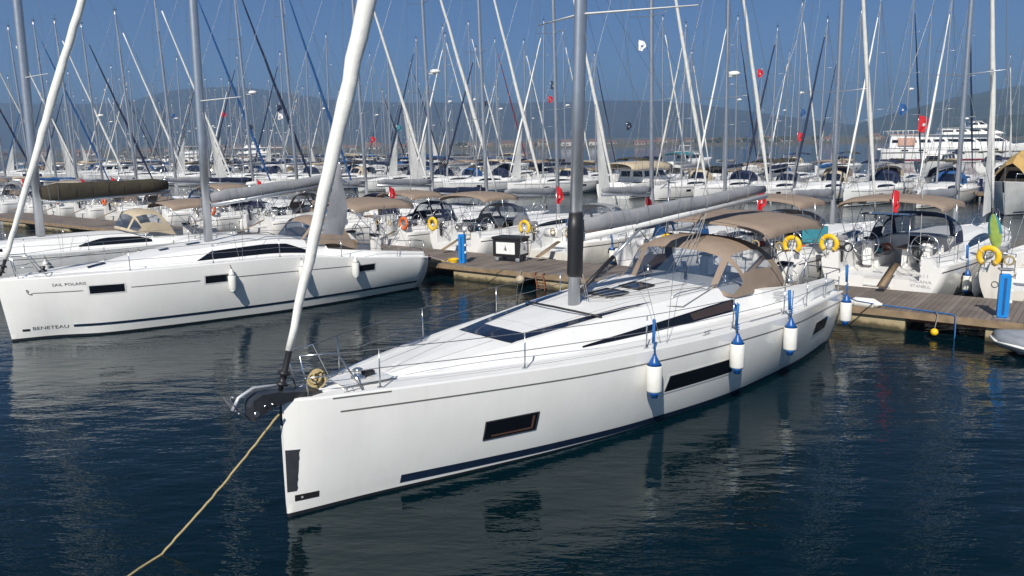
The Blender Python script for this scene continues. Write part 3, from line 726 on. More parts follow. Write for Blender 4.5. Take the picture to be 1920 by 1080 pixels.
def fender(parent_pose, x, y, z0, z1, ztop, label, sd=-1, r=.145, blue=True, group='fenders hanging on the front yacht'):
    Mx = parent_pose; P = Mx @ Vector((x, y, z0)); Q = Mx @ Vector((x, y, z1)); h = (Q - P).length
    mb = MB(); w, b = 0, 1
    prof = [(.03, -.06), (.06, -.05), (r * .55, .02), (r * .93, .075)]
    mb.lathe(prof, n=18, mi=1 if blue else 0); mb.lathe([(r * .93, .076), (r, .10), (r, h * .5), (r, h - .10), (r * .93, h - .076)], n=18, mi=0)
    mb.lathe([(r * .93, h - .075), (r * .6, h + .0), (.045, h + .08), (.03, h + .13)], n=18, mi=1 if blue else 0)
    o = mb.build('fender', [fenw, fenb if blue else fenw], loc=P, rot=(0, 0, x * 1.7)); tag(o, label, 'fender', group)
    T = Mx @ Vector((x, y * .972 if blue else y * .93, ztop)); L = T - P; L.rotate(Quaternion((0, 0, 1), -x * 1.7)); rb_ = MB(); a = Vector((0, 0, h + .10))
    rb_.tube([a, L], .011, 6)
    if blue:
        rb_.tube([a, lin(0, 1, 1) * L + Vector((.05, .03, -.02))], .011, 6); rb_.tube([L + Vector((-.03, 0, -.02)), L + Vector((0, 0, -.45))], .030, 7); 
        for q in (.3, .42, .55): c = a.lerp(L, q * .6); rb_.tube([c + Vector((-.04, 0, 0)), c + Vector((.045, 0, .03))], .014, 5)
    rb_.build('fender_rope', [ropeb if blue else ropeg], o)
    return o
bpy.context.view_layer.update()
MM = MY.matrix_world.copy()
for x, lab in ((6.2, 'white fender with blue ends nearest the bow of the front yacht'), (8.58, 'white fender with blue ends over the long dark hull window'), (10.65, 'white fender with blue ends halfway to the stern of the front yacht'), (14.98, 'white fender with blue ends at the very stern corner of the front yacht')):
    y = -(fm.y(x, 1.3) + .17); dz = 0 if x < 10 else (-.02 if x < 14 else -.22)
    fender(MM, x, y, .88 + dz, 1.52 + dz, fm.S(x) + .62 + (.15 if x > 14 else 0), lab)
rc = MB(); rnd = random.Random(4)
for k in range(9):
    rr = .085 + rnd.uniform(-.03, .03); pz = .012 * k
    Mx = Matrix.Translation((rnd.uniform(-.04, .04), rnd.uniform(-.04, .04), pz + .05)) @ Matrix.Rotation(rnd.uniform(.9, 1.5), 4, Vector((rnd.uniform(.5, 1), rnd.uniform(-.4, .4), 0)))
    rc.torus(rr, .017, 18, 6, 0, Mx)
rco = rc.build('rope_coil', [ropey], loc=MM @ Vector((.66, .08, 1.86))); tag(rco, 'tan coiled mooring rope heaped on the bow of the front yacht', 'rope')
# bow line going down to the sea
ml = MB(); A = MM @ Vector((-.02, -.10, 1.62)); Bp = Vector((-4.8, 9.8, .0)); pts = []
A = MM @ Vector((-.10, -.12, 1.66))
for i in range(25):
    t = i / 24; p = A.lerp(Bp, t); p.z -= .05 * math.sin(math.pi * t); pts.append(p + Vector((rnd.uniform(-.008, .008), rnd.uniform(-.008, .008), 0)))
pts = [p for p in pts if p.z > -.2] + [Vector((-4.93, 9.45, .0)), Vector((-5.08, 8.95, -.004)), Vector((-5.3, 8.4, -.1))]
ml.tube(pts, [.016 + .002 * (i % 2) for i in range(len(pts))], 8); tag(ml.build('mooring_line', [ropey]), 'tan mooring line running from the front yacht bow down into the water', 'rope')

# ------------------------------------------------------------ second and third yachts on the near side
def lettering(f, txt, x0, x1, z0, z1, P, m, name, sd=-1):
    t = MB(); hull_text(f, t, txt, x0, x1, z0, z1, sd, .009); return t.build(name, [m], P)
f2 = Form(13.2,
  D=[(0, .04), (.12, .14), (.5, .42), (1, .74), (2, 1.22), (3.5, 1.70), (5, 1.96), (7, 2.14), (9, 2.18), (11, 2.12), (13.2, 2.0)],
  Wt=[(0, .015), (1, .28), (2.3, 1.0), (3.8, 1.3), (5.3, 1.50), (8, 1.72), (10, 1.62), (13.2, 1.25)],
  S=[(0, 1.80), (3, 1.86), (7, 1.87), (10.5, 1.53), (13.2, 1.26)],
  rb=[(0, .02), (1.8, .3), (2.6, .75), (3.6, 1.1), (5, 1.35), (7, 1.5), (9.3, 1.52), (13, 1.4)],
  rt=[(0, .01), (1.8, .15), (2.6, .5), (3.6, .8), (5, 1.0), (7, 1.1), (9.3, 1.12), (13, 1.1)],
  rh=[(0, 0), (1.9, 0), (2.6, .08), (3.4, .22), (4.5, .36), (6, .46), (7.5, .52), (9.3, .48), (13, .4)],
  rake=.22, cock=9.4, coam=.25)
P2 = empty('sailing_yacht', (-14.53, 22.2, 0), (0, 0, .695), label='white sailing yacht at left with grey name lettering on its bow', category='sailing yacht')
build_hull(f2, 'hull', [gel, anti], P2, nx=44); build_deck(f2, P2, nx=48)
for sd in (-1, 1):
    for (a, b, z0, z1) in ((2.0, 2.84, 1.30, 1.53), (5.0, 5.70, 1.30, 1.53), (10.1, 10.85, 1.08, 1.30)):
        w = MB(); hull_patch(f2, w, a, b, z0, z1, sd, .012, 6, 2); wo = w.build('hull_window', [glass], P2)
        w = MB(); hull_patch(f2, w, a - .04, b + .04, z0 - .035, z1 + .035, sd, .007, 6, 2); w.build('window_frame', [gelg], wo)
    w = MB(); 
    for a, b in ((.72, 1.85), (3.0, 4.85), (5.95, 9.9)): hull_patch(f2, w, a, b, lambda x: 1.40 - .012 * max(0, x - 6) ** 1.5, lambda x: 1.42 - .012 * max(0, x - 6) ** 1.5, sd, .008, 16, 1)
    w.build('moulding_line', [greyline], P2)
    w = MB(); hull_patch(f2, w, 1.52, 12.9, .30, .38, sd, .008, 40, 1); w.build('hull_stripe', [stripe], P2)
    w = MB(); side_patch(f2, w, 5.0, 8.9, .12, lambda x: lin(.14, .80, min(1, (x - 5.0) / .5)) if x < 8 else lin(.80, .2, (x - 8) / .9), sd, .01, 30); w.build('cabin_window', [glass], P2)
    hr = MB(); hr.tube([f2.roof(lin(5.6, 8.6, i / 10), sd * (f2.rt(6) - .06)) + Vector((0, 0, 0 if i % 5 == 0 else .08)) for i in range(11)], .014, 6); hr.build('handrail', [steel], P2)
hp = MB(); hull_patch(f2, hp, .30, .48, .26, .33, -1, .008, 3); hp.build('bow_badge', [black], P2)
lettering(f2, 'BENETEAU', .55, 1.40, .28, .38, P2, letter, 'builder_lettering')
lettering(f2, 'SAIL POLARIS', 1.18, 1.95, 1.585, 1.665, P2, letter, 'name_lettering')
em = MB()
for (xa, za, xb, zb) in ((.60, 1.52, .64, 1.48), (.60, 1.52, .605, 1.44), (.605, 1.44, .64, 1.38), (.64, 1.38, .70, 1.37), (.70, 1.37, .70, 1.41), (.64, 1.48, .63, 1.44)):
    em.tube([f2.hp(xa, za, -1, .008), f2.hp(xb, zb, -1, .008)], .011, 5)
em.build('bow_emblem', [letter], P2)
for (x0, y0, w_, l_) in ((2.15, 0, .42, .5), (4.2, -.2, .2, .3), (5.1, 0, .26, .45)):
    h = MB(); h.grid([[f2.roof(x, y, .035) if abs(y) < f2.rt(x) else Vector((x, y, f2.S(x) + .1)) for y in (y0 - w_ / 2, y0, y0 + w_ / 2)] for x in (x0, x0 + l_)], 0, False); h.build('deck_hatch', [glassb], P2)
wl = MB(); wl.lathe([(.1, 0), (.1, .05), (.05, .07), (.08, .16), (.04, .18)], (1.0, 0, f2.S(1) + .1), 12); wl.build('windlass', [black], P2)
rails(f2, P2, [3.0, 5.3, 7.4, 9.6], h=.62, lod=2, inset=.10)
rig(f2, P2, 5.85, 19.2, 2.36, alu, alu, greyc, sailw, (10.6, -.25, 4.1), 3.55, jr=(.06, .125, .06), sprd=(.27, .5, .74), mr=.125, lw=.006, jib0=.5, swept=.7, spw=.42, seg=50, cover_r=.19, seed=5, ftop=.955)
sprayhood(8.5, 9.1, 10.0, 10.6, 1.35, 2.08, 1.75, 2.95, brown, P2); bimini(10.3, 13.0, 1.6, 3.25, 3.5, brown, P2, posts=1.7)
wheel(11.9, -.9, 2.0, .42, P2); wheel(11.9, .9, 2.0, .42, P2)
cs = MB(); cs.box(10.0, 11.3, -1.02, -.55, 1.2, 1.62, 0, bev=.03); cs.box(10.0, 11.3, .55, 1.02, 1.2, 1.62, 0, bev=.03); cs.box(10.0, 11.2, -.25, .25, 1.3, 1.95, 1, bev=.03); cs.build('cockpit_seats', [gel, teak], P2)
bpy.context.view_layer.update(); M2 = P2.matrix_world.copy()
for x, z0, lab in ((5.75, .98, 'plain white fender beside the middle hull window of the lettered yacht'), (8.05, 1.02, 'plain white fender amidships on the lettered yacht, half behind the white furled sail'), (10.0, .93, 'plain white fender at the aftmost hull window of the lettered yacht')):
    fender(M2, x, -(f2.y(x, 1.3) + .14), z0, z0 + .58, f2.S(x) + .05, lab, r=.125, blue=False, group='fenders hanging on the lettered yacht')

f3 = Form(13.6,
  D=[(0, .04), (.5, .42), (1, .74), (2, 1.22), (3.5, 1.70), (5, 1.98), (7, 2.14), (9, 2.16), (11, 2.02), (13.6, 1.6)],
  Wt=[(0, .015), (1, .32), (2.3, .9), (3.8, 1.35), (5.3, 1.6), (8, 1.8), (10, 1.75), (13.6, 1.2)],
  S=[(0, 1.62), (3, 1.54), (7, 1.46), (10.5, 1.42), (13.6, 1.40)],
  rb=[(0, .02), (2.0, .3), (3, .8), (4.2, 1.2), (6, 1.45), (9.8, 1.5), (13, 1.3)], rt=[(0, .01), (2.0, .15), (3, .5), (4.2, .85), (6, 1.05), (9.8, 1.1), (13, 1.1)],
  rh=[(0, 0), (2.0, 0), (3, .14), (4.2, .32), (6, .46), (8, .50), (10, .42), (13, .36)], cock=9.9, coam=.3)
P3 = empty('sailing_yacht', (-23.75, 28.2, 0), (0, 0, .72), label='grey-white older sailing yacht behind the lettered yacht, long black cabin window', category='sailing yacht')
build_hull(f3, 'hull', [gelg, anti], P3, nx=36); build_deck(f3, P3, nx=40)
for sd in (-1, 1):
    w = MB(); side_patch(f3, w, 7.0, 10.2 - .35, .2, lambda x: .25 + .62 * math.sin(min(1, (x - 6.9) / 1.4) * 1.57) if x < 9.4 else lin(.87, .45, (x - 9.4) / .5), sd, .01, 26); w.build('cabin_window', [glass], P3)
    w = MB(); side_patch(f3, w, 3.2, 4.4, .3, .7, sd, .01, 8); w.build('cabin_window', [glass], P3)
    w = MB(); hull_patch(f3, w, .8, 13.2, lambda x: f3.S(x) - .16, lambda x: f3.S(x) - .14, sd, .01, 30, 1); w.build('moulding_line', [greyline], P3)
rails(f3, P3, [3.0, 5.0, 7.2, 9.4, 11.2], h=.6, lod=2)
rig(f3, P3, 5.95, 19.5, 2.0, alu, alu, olive, sailw, (11.2, -.1, 3.55), 3.35, jr=(.07, .12, .06), sprd=(.36, .6, .8), mr=.15, lw=.006, seg=40, cover_r=.36, seed=8, spw=.4)
sprayhood(8.9, 9.3, 10.3, 10.9, 1.35, 1.95, 1.7, 2.85, tan, P3); bimini(10.6, 13.2, 1.55, 2.95, 3.2, brown, P3, posts=1.5)
wheel(12.1, 0, 1.9, .5, P3)
bpy.context.view_layer.update(); M3 = P3.matrix_world.copy()
for x, lab in ((5.6, 'white fender on the grey-white yacht, nearer its bow'), (9.0, 'white fender on the grey-white yacht, beside the black cabin window end'), (11.6, 'white fender on the grey-white yacht near its stern')):
    fender(M3, x, -(f3.y(x, 1.0) + .15), .55, 1.15, f3.S(x) + .05, lab, r=.14, blue=False, group='fenders hanging on the grey-white yacht')

# ------------------------------------------------------------ pontoon in front, frame: x along (u), y away from camera (n)
PM = Vector((6.68, 24.6, 0)); PU = Vector((.792, -.610, 0)).normalized(); PN = Vector((.610, .792, 0)).normalized(); PANG = math.atan2(PU.y, PU.x)
def pon(u, n, z=0): return PM + PU * u + PN * n + Vector((0, 0, z))
def make_pontoon(u0, u1, n0, n1, z, label, floats, near=True):
    root = empty('floating_pontoon', pon(0, n0), (0, 0, PANG), label=label, category='pontoon', group='floating pontoons of the marina')
    w = n1 - n0
    d = MB(); d.box(u0, u1, .02, w - .02, z - .06, z); d.build('deck', [deckboards], root)
    for (y0, y1) in ((-.02, .06), (w - .06, w + .02)):
        fb = MB(); fb.box(u0, u1, y0, y1, z - .20, z - .012); fb.build('timber_fascia', [fascia], root)
    for a, b in floats:
        fl = MB(); fl.box(a, b, .10, w - .10, -.5, z - .201, 0, bev=.03); fl.build('float', [conc], root)
    bm_ = MB()
    bm_.box(u0, u1, .14, .26, z - .30, z - .202); bm_.box(u0, u1, w - .26, w - .14, z - .30, z - .202); bm_.build('steel_beam', [rust], root)
    return root
FZ = .60
make_pontoon(-62, 24, 0, 3.25, FZ, 'nearest floating pontoon, grey boards on yellowed concrete floats', [(16, 20), (11.8, 14.8), (7.3, 10.6), (1.9, 5.35), (-3.2, .3), (-7.3, -4.3), (-11.5, -8.3), (-16.2, -13), (-21, -17.8), (-26, -22.5), (-31, -27.5), (-37, -33), (-43, -39), (-50, -46), (-57, -53)])
make_pontoon(-230, 45, 53.2, 55.8, .6, 'second floating pontoon across the channel', [(x, x + 4.2) for x in range(-228, 42, 7)])
make_pontoon(-300, -30, 108, 110.6, .6, 'third floating pontoon, far behind the second', [(x, x + 5) for x in range(-298, -34, 9)])
make_pontoon(-330, -160, 160, 162.6, .6, 'farthest floating pontoon near the shore', [(x, x + 6) for x in range(-328, -165, 12)])

def pedestal(u, n, h, label, w=.13):
    r = empty('service_pedestal', pon(u, n, FZ), (0, 0, PANG + .25), label=label, category='service pedestal', group='blue service pedestals on the nearest pontoon')
    b = MB(); b.box(-w, w, -w * .8, w * .8, .02, h, 0, bev=.03); b.build('body', [pedb], r)
    b = MB(); b.box(-.03, .03, -w * .8 - .012, -w * .8, .1, h - .1, 0); b.build('groove', [uvb], r)
    b = MB(); b.box(-w * .8, w * .8, -w * .65, w * .65, h + .001, h + .1, 0, bev=.02); b.box(-w * 1.35, w * 1.35, -w * .9, w * .9, h + .101, h + .15, 1, bev=.015); b.build('cap', [whitem, greyc], r)
    b = MB(); b.box(-w * 1.3, w * 1.3, -w * 1.2, w * 1.2, 0, .02); b.build('base_plate', [steel], r)
    b = MB(); b.box(w, w + .06, -.08, .08, h * .35, h * .42, 0, bev=.01); b.box(w, w + .06, -.08, .08, h * .6, h * .67, 0, bev=.01); b.build('socket', [whitem], r)
    return r
pedestal(7.6, .45, 1.18, 'blue service pedestal at the right end of the pontoon, nearest the camera')
pedestal(-11.3, .45, 1.20, 'blue service pedestal with a yellow hose beside the black bin cart')
pedestal(-22.5, 2.9, 1.3, 'small blue service pedestal at left between the white sterns')
yh = MB()
for k in range(5): yh.torus(.17 + .01 * k, .022, 20, 6, 0, Matrix.Translation((0, 0, .03 + .03 * k)))
yh.tube([(.17, 0, .1), (.35, .02, .03), (.8, -.08, .02), (1.1, .05, .02)], .02, 6)
tag(yh.build('water_hose', [yel], loc=pon(-11.75, .4, FZ), rot=(0, 0, 2.6)), 'yellow coiled hose on the boards left of a blue pedestal', 'hose')
# bin cart
r = empty('bin_cart', pon(-10.0, 2.0, FZ), (0, 0, PANG + .1), label='black framed waste cart with white panels bearing a small sail mark', category='cart')
b = MB(); b.box(-.62, .62, -.40, .40, .22, .98, 0, bev=.03); b.box(-.66, .66, -.44, .44, .93, 1.03, 0, bev=.02); b.build('body', [black], r)
for (ax, pos) in (('f', -.415), ('s', .635)):
    b = MB(); 
    if ax == 'f': b.box(-.45, .45, pos - .01, pos, .34, .82)
    else: b.box(pos, pos + .01, -.27, .27, .34, .82)
    p_ = b.build('side_panel', [whitem], r)
    b = MB()
    if ax == 'f': b.face([(-.02, pos - .014, .48), (.07, pos - .014, .48), (.0, pos - .014, .72)]); b.face([(-.03, pos - .014, .5), (-.07, pos - .014, .5), (-.03, pos - .014, .64)])
    else: b.face([(pos + .014, -.02, .48), (pos + .014, .07, .48), (pos + .014, 0, .72)]); b.face([(pos + .014, -.03, .5), (pos + .014, -.07, .5), (pos + .014, -.03, .64)])
    b.build('sail_mark', [letter], p_)
for sx in (-.5, .5):
    for sy in (-.3, .3):
        b = MB(); b.lathe([(.03, -.03), (.10, -.028), (.10, .028), (.03, .03)], n=14, Mx=Matrix.Translation((sx, sy, .10)) @ Matrix.Rotation(R_(90), 4, 'X')); b.tube([(sx, sy, .1), (sx, sy, .24)], .02, 6); b.build('wheel', [greyt], r)
b = MB(); b.tube([(.66, .25, .9), (.95, .25, .8), (.95, -.25, .8), (.66, -.25, .9)], .02, 6); b.build('push_handle', [steel], r)
fl = fender(Matrix.Identity(4), pon(4.0, -.05).x, pon(4.0, -.05).y, 0, .7, .7, 'x', blue=False)
bpy.data.objects.remove(fl.children[0]); fl.location = pon(3.9, .12, FZ + .10); fl.rotation_euler = (R_(90), 0, PANG + R_(90)); tag(fl, 'white fender lying on the pontoon edge behind the front yacht stern', 'fender'); del fl['group']
def ball(loc, r, m, name, label, cat, rope=None):
    b = MB(); b.lathe([(r * math.sin(math.pi * k / 10) + .001, -r * math.cos(math.pi * k / 10)) for k in range(11)], n=16); o = b.build(name, [m], loc=loc); tag(o, label, cat)
    if rope: b = MB(); b.tube(rope, .014, 5); b.build('rope', [ropeg], o)
    return o
ball(pon(6.15, -.25, .16), .10, yel, 'buoy', 'small yellow ball buoy hanging at the dark gap under the pontoon', 'buoy', [(0, 0, .09), (.12, .1, .45), (.15, .32, .50)])
ball(pon(-13.1, .3, FZ + .12), .13, redp, 'buoy', 'dark red ball buoy lying at the left end of the pontoon edge', 'buoy')
ball(pon(-7.9, -.18, .32), .17, tan, 'buoy', 'pale yellow float hanging under the pontoon left of the big mast', 'buoy', [(0, 0, .15), (.05, .1, .35)])
b = MB(); P_ = [pon(-7.4 + k * .25, -.1 - .1 * (k % 2), .55 - .02 * k) for k in range(3)]
b.tube([pon(-7.3, .05, .6), pon(-7.25, -.15, .62), pon(-7.1, -.2, .2), pon(-7.1, -.2, -.2)], .03, 6); b.tube([pon(-6.9, .05, .6), pon(-6.88, -.15, .62), pon(-6.75, -.2, .2), pon(-6.75, -.2, -.2)], .03, 6)
for z in (.1, .3, .5): b.tube([pon(-7.1, -.2, z), pon(-6.76, -.2, z)], .02, 6)
tag(b.build('boarding_ladder', [rust]), 'rusty ladder on the pontoon edge left of the big mast', 'ladder')
def rope(pts, r, m, name, label):
    b = MB(); b.tube(pts, r, 6); return tag(b.build(name, [m]), label, 'rope')
ST = MM @ Vector((15.0, -1.7, 1.5))
rope([ST, ST.lerp(pon(4.6, .4, FZ + .03), .5) + Vector((0, 0, -.1)), pon(4.6, .4, FZ + .03), pon(5.3, .35, FZ + .02), pon(6.0, .15, FZ + .03), pon(6.5, .1, FZ + .02), pon(6.6, -.06, FZ), pon(6.62, -.08, .1), pon(6.6, -.1, -.1)], .018, ropeb, 'mooring_line', 'blue mooring line across the pontoon boards from the front yacht stern')
S2 = M2 @ Vector((12.9, -1.6, 1.45))
rope([S2, S2.lerp(pon(-8.6, .3, FZ), .5) + Vector((0, 0, -.25)), pon(-8.6, .2, FZ)], .014, ropeg, 'mooring_line', 'grey mooring line from the lettered yacht stern to the pontoon')
rope([S2 + Vector((-.4, .5, 0)), pon(-13.6, .2, FZ + .1)], .014, ropeg, 'mooring_line', 'short grey stern line of the lettered yacht')
S1 = MM @ Vector((14.6, 1.7, 1.5)); rope([S1, pon(1.6, .3, FZ)], .016, ropeg, 'mooring_line', 'grey stern line on the far side of the front yacht')
# small grey inflatable dinghy at the right edge
r = empty('inflatable_dinghy', pon(7.75, -1.0, 0), (0, 0, PANG + .35), label='grey inflatable dinghy with white rubbing strake at the right edge', category='dinghy')
b = MB(); pts = [(2.6, -.55, .28), (1.2, -.58, .28), (.45, -.5, .30), (.02, -.2, .36), (.02, .2, .36), (.45, .5, .30), (1.2, .58, .28), (2.6, .55, .28)]
b.tube(pts, [.14, .2, .2, .19, .19, .2, .2, .14], 12); b.build('tube', [greyt], r)
b = MB(); b.tube([Vector(p) + Vector(d) for p, d in zip(pts, ((0, -.18, -.02), (0, -.2, -.02), (-.12, -.16, -.02), (-.19, -.03, -.02), (-.19, .03, -.02), (-.12, .16, -.02), (0, .2, -.02), (0, .18, -.02)))], .035, 6, 0); b.build('rubbing_strake', [whitem], r)
b = MB(); b.box(.3, 2.4, -.42, .42, .08, .13); b.box(1.3, 1.5, -.5, .5, .36, .40); b.build('floor_and_bench', [greyc], r)

# ------------------------------------------------------------ generic yachts of the rows behind
def gform(L, B, fb, older=0):
    k = L / 15.25; b = B / 4.6
    D = [(x * k, y * b) for x, y in [(0, .035), (.12, .13), (.4, .31), (1, .60), (2, 1.05), (3.5, 1.52), (5, 1.86), (7, 2.18), (9, 2.3), (11, 2.28), (13, 2.2), (15.25, 2.0 - .5 * older)]]
    Wt = [(x * k, y * b) for x, y in [(0, .015), (1.3, .36), (3.1, .95), (4.5, 1.3), (6.5, 1.66), (9.6, 1.9), (12.3, 1.82), (15.25, 1.35 - .3 * older)]]
    S = [(0, fb * 1.12), (L * .3, fb * 1.04), (L * .7, fb), (L, fb * .98)]
    w = b * (1 - .08 * older)
    rb = [(0, .02), (L * .14, .3 * w), (L * .2, .8 * w), (L * .3, 1.2 * w), (L * .45, 1.45 * w), (L * .7, 1.6 * w), (L, 1.4 * w)]
    rt = [(0, .01), (L * .14, .12 * w), (L * .2, .45 * w), (L * .3, .8 * w), (L * .45, 1.0 * w), (L * .7, 1.12 * w), (L, 1.1 * w)]
    rh = [(0, 0), (L * .14, .0), (L * .2, .12), (L * .3, .30), (L * .45, .42 + .08 * older), (L * .7, .46 + .06 * older), (L, .4)]
    return Form(L, D, Wt, S, rb, rt, rh, rake=.25 + .5 * older, cock=L * .71, coam=.34)
def stern_gear(f, P, rd, twin=True):
    L = f.L
    if twin:
        for sd in (-1, 1): wheel(L - 1.35, sd * f.D(L) * .5, f.S(L) + .42, .42, P)
    else: wheel(L - 1.7, 0, f.S(L) + .45, .5, P)
    b = MB(); S_ = f.S(L); yb = f.D(L) * .78
    for sd in (-1, 1): b.box(f.cock + .1, L - 2.0, min(sd * yb * .5, sd * yb * .82), max(sd * yb * .5, sd * yb * .82), S_ - f.floor, S_ - .06, 0, bev=.03); b.box(f.cock + .15, L - 2.05, min(sd * yb * .52, sd * yb * .8), max(sd * yb * .52, sd * yb * .8), S_ - .058, S_ + .0, 1, bev=.02)
    b.build('cockpit_seat', [gel, cush], P)
    b = MB(); b.box(f.cock + .5, L - 2.4, -.1, .1, S_ - f.floor, S_ + .2, 0, bev=.02); b.box(f.cock + .4, L - 2.3, -.3, .3, S_ + .2, S_ + .25, 1, bev=.01); b.build('cockpit_table', [gel, teak], P)
    b = MB(); b.box(f.cock - .02, f.cock + .02, -.34, .34, S_ - f.floor, S_ + f.rh(f.cock) + .04); b.build('companionway', [glass], P)
    b = MB(); b.box(L + .0, L + .42, -f.D(L) * .62, f.D(L) * .62, .28, .36, 0, bev=.015); b.box(L + .02, L + .40, -f.D(L) * .58, f.D(L) * .58, .362, .372, 1); b.build('bathing_platform', [gel, teak], P)
    b = MB()
    for k, z in enumerate((.55, .8)): b.box(L - .25 + .02 * k, L + .03 - .02 * k, -.42, .42, z, z + .05)
    b.build('transom_step', [gelg], P)
    b = MB(); b.tube([(L - .2, f.D(L) * .25, S_ + .0), (L + 1.2, f.D(L) * .3, .78)], .13, 4, 0, sy=.25, up=(0, 1, 0)); b.build('gangway', [teak], P)
    k = rd.randrange(3)
    if k != 1:
        b = MB(); y = -f.D(L) * .7; b.box(L - .42, L - .12, y - .13, y + .13, S_ + .42, S_ + .78, 0, bev=.05); b.box(L - .32, L - .2, y - .05, y + .05, S_ - .1, S_ + .42, 1, bev=.02); b.build('outboard_motor', [greyc, black], P)
    if k != 2:
        b = MB(); b.tube([(L - .35, -.42, S_ + .32), (L - .35, .34, S_ + .32)], .2, 14); b.build('liferaft_canister', [gel], P)
    if not twin or k == 0:
        b = MB(); y = f.D(L) * .72; b.tube([(L - .35, y, S_), (L - .35, y, S_ + 2.9)], .03, 7); b.lathe([(.05, 0), (.22, .02), (.24, .14), (.15, .2), (.02, .22)], (L - .35, y, S_ + 2.0), 12)
        for a_ in range(5): b.tube([(L - .35, y, S_ + 2.95), (L - .35 + .05, y + .48 * math.cos(a_ * 1.257), S_ + 2.95 + .48 * math.sin(a_ * 1.257))], [.035, .01], 4)
        b.build('wind_generator_pole', [steel], P)
    if k == 2:
        b = MB(); b.box(L - .9, L - .25, -.75, .75, S_ + 1.5, S_ + 1.53, 0); b.tube([(L - .5, -.7, S_), (L - .5, -.7, S_ + 1.5)], .018, 5, 1); b.tube([(L - .5, .7, S_), (L - .5, .7, S_ + 1.5)], .018, 5, 1); b.build('solar_panel', [glassb, steel], P)
    b = MB()                                    # coiled lines and jerry cans on the rail
    for q in (-.55, .1, .6): b.torus(.13, .03, 14, 6, 0, Matrix.Translation((L - .1, f.D(L) * q, S_ + .42)) @ Matrix.Rotation(R_(90), 4, 'Y'), sy=.8)
    islands(b, 'line_coil', [rd.choice((ropeb, ropey, ropeg, black))], P)
    for j in range(4):
        b = MB(); x = rd.uniform(f.cock + .2, L - 1.8); y = rd.choice((-1, 1)) * yb * .65; s_ = rd.uniform(.12, .22)
        b.lathe([(.02, 0), (s_, .03), (s_ * 1.1, s_ * .6), (s_ * .6, s_ * 1.2), (.05, s_ * 1.35)], (x, y, S_), 9); b.build('loose_bag', [rd.choice((cush, uvn, greyc, black, uvt, redp, ora, olive))], P)
def yacht(L, B, fb, mh, lod=0, older=0, hullm=None, jibm=None, coverm=None, hood=None, bim=None, twin=True, seed=1, radar=False, spw=.36, stripe_m=None, mast2=True, rings=None, clew=False):
    rd = random.Random(seed); f = gform(L, B, fb, older); P = empty('moored_yacht', (0, 0, 0))
    build_hull(f, 'hull', [hullm or gel, anti], P, nx=26 if lod else 16); build_deck(f, P, nx=30 if lod else 16)
    for sd in (1, -1):
        w = MB(); hull_patch(f, w, .4, L - .1, .15, .15 + (.10 if stripe_m else .06), sd, .01, 20, 1); hull_patch(f, w, .5, L - .1, lambda x: f.S(x) - .16, lambda x: f.S(x) - .13, sd, .01, 20, 1); w.build('hull_stripe', [stripe_m or stripe], P)
        w = MB(); a, b = L * .36, L * .66
        side_patch(f, w, a, b, .18, lambda x: .22 + .55 * math.sin(math.pi * min(1, max(0, (x - a) / (b - a))) ** .7) ** .5, sd, .01, 12); w.build('cabin_window', [glass], P)
        w = MB()
        for q in ((.22, .5, .82) if lod else (.3, .75)): hull_patch(f, w, L * q, L * q + .6, fb * .58, fb * .58 + .2, sd, .012, 3, 1)
        islands(w, 'hull_window', [glass], P)
    mx = L * .41
    rig(f, P, mx, mh, fb * 1.0 + .42, alum if seed % 3 == 0 else alu, alu, coverm, jibm or sailw, (L * .73, rd.uniform(-.15, .15), fb + 1.75), fb + 1.55, jr=(.05, .12, .05), sprd=(.33, .56, .78) if mh > 17 else (.40, .70), mr=.11 if L > 12 else .095,
        lw=.010 if lod else .014, jib=jibm is not None, seg=14, seed=seed, lod=1 if lod else 0, spw=spw, swept=.35, ftop=.95, rake=.022)
    if hood: sprayhood(L * .66, L * .70, L * .755, L * .79, f.rb(L * .7) * .92, f.S(L * .7) + .30, f.S(L * .75) + .3, f.S(L * .7) + 1.35, hood, P, lod=lod)
    if bim: bimini(L * .77, L * .965, B * .39, fb + 1.78, fb + 2.05, bim, P, posts=fb + .3 if lod else None, lod=lod)
    if lod: stern_gear(f, P, rd, twin); rails(f, P, [L * .25, L * .42, L * .58, L * .76], lod=1)
    else:
        rails(f, P, [L * .25, L * .42, L * .58, L * .76], lod=0, pul=True)
        wheel(L - 1.4, 0, f.S(L) + .42, .45, P)
    if clew and jibm:
        b = MB(); fx = .15; rows = []
        for i in range(7):
            t = i / 6; z = lin(2.0, 7.8, t); x = fx + (mx - fx) * (z - fb) / (mh * .95 - fb); w_ = 1.35 * (1 - t) ** 1.1 + .05; rows.append([Vector((x, 0, z)), Vector((x + w_ * .5, .10 * math.sin(i * 1.3), z - .05)), Vector((x + w_, .05, z - .1))])
        b.grid(rows, 0, True); b.build('sail_clew', [jibm], P)
    if radar:
        b = MB(); b.lathe([(.05, 0), (.28, .02), (.30, .12), (.2, .2), (.03, .22)], (mx - .45, 0, mh * .52), 14); b.box(mx - .5, mx, -.04, .04, mh * .52 - .06, mh * .52); b.build('radar_dome', [gel], P)
    return P, f
CANV = [brown, brown, uvn, uvb, tan, greyc, whitem]
def recolour(root, names, m):
    todo = list(root.children); 
    while todo:
        c = todo.pop(); todo += list(c.children)
        if c.name.split('.')[0] in names and c.data and len(c.data.materials):
            c.material_slots[0].link = 'OBJECT'; c.material_slots[0].material = m
def drop(root, name):
    for c in list(root.children):
        if c.name.split('.')[0] == name:
            for g in list(c.children): bpy.data.objects.remove(g)
            bpy.data.objects.remove(c)
HD = Vector((math.cos(.79), math.sin(.79), 0))
ROWS = {}
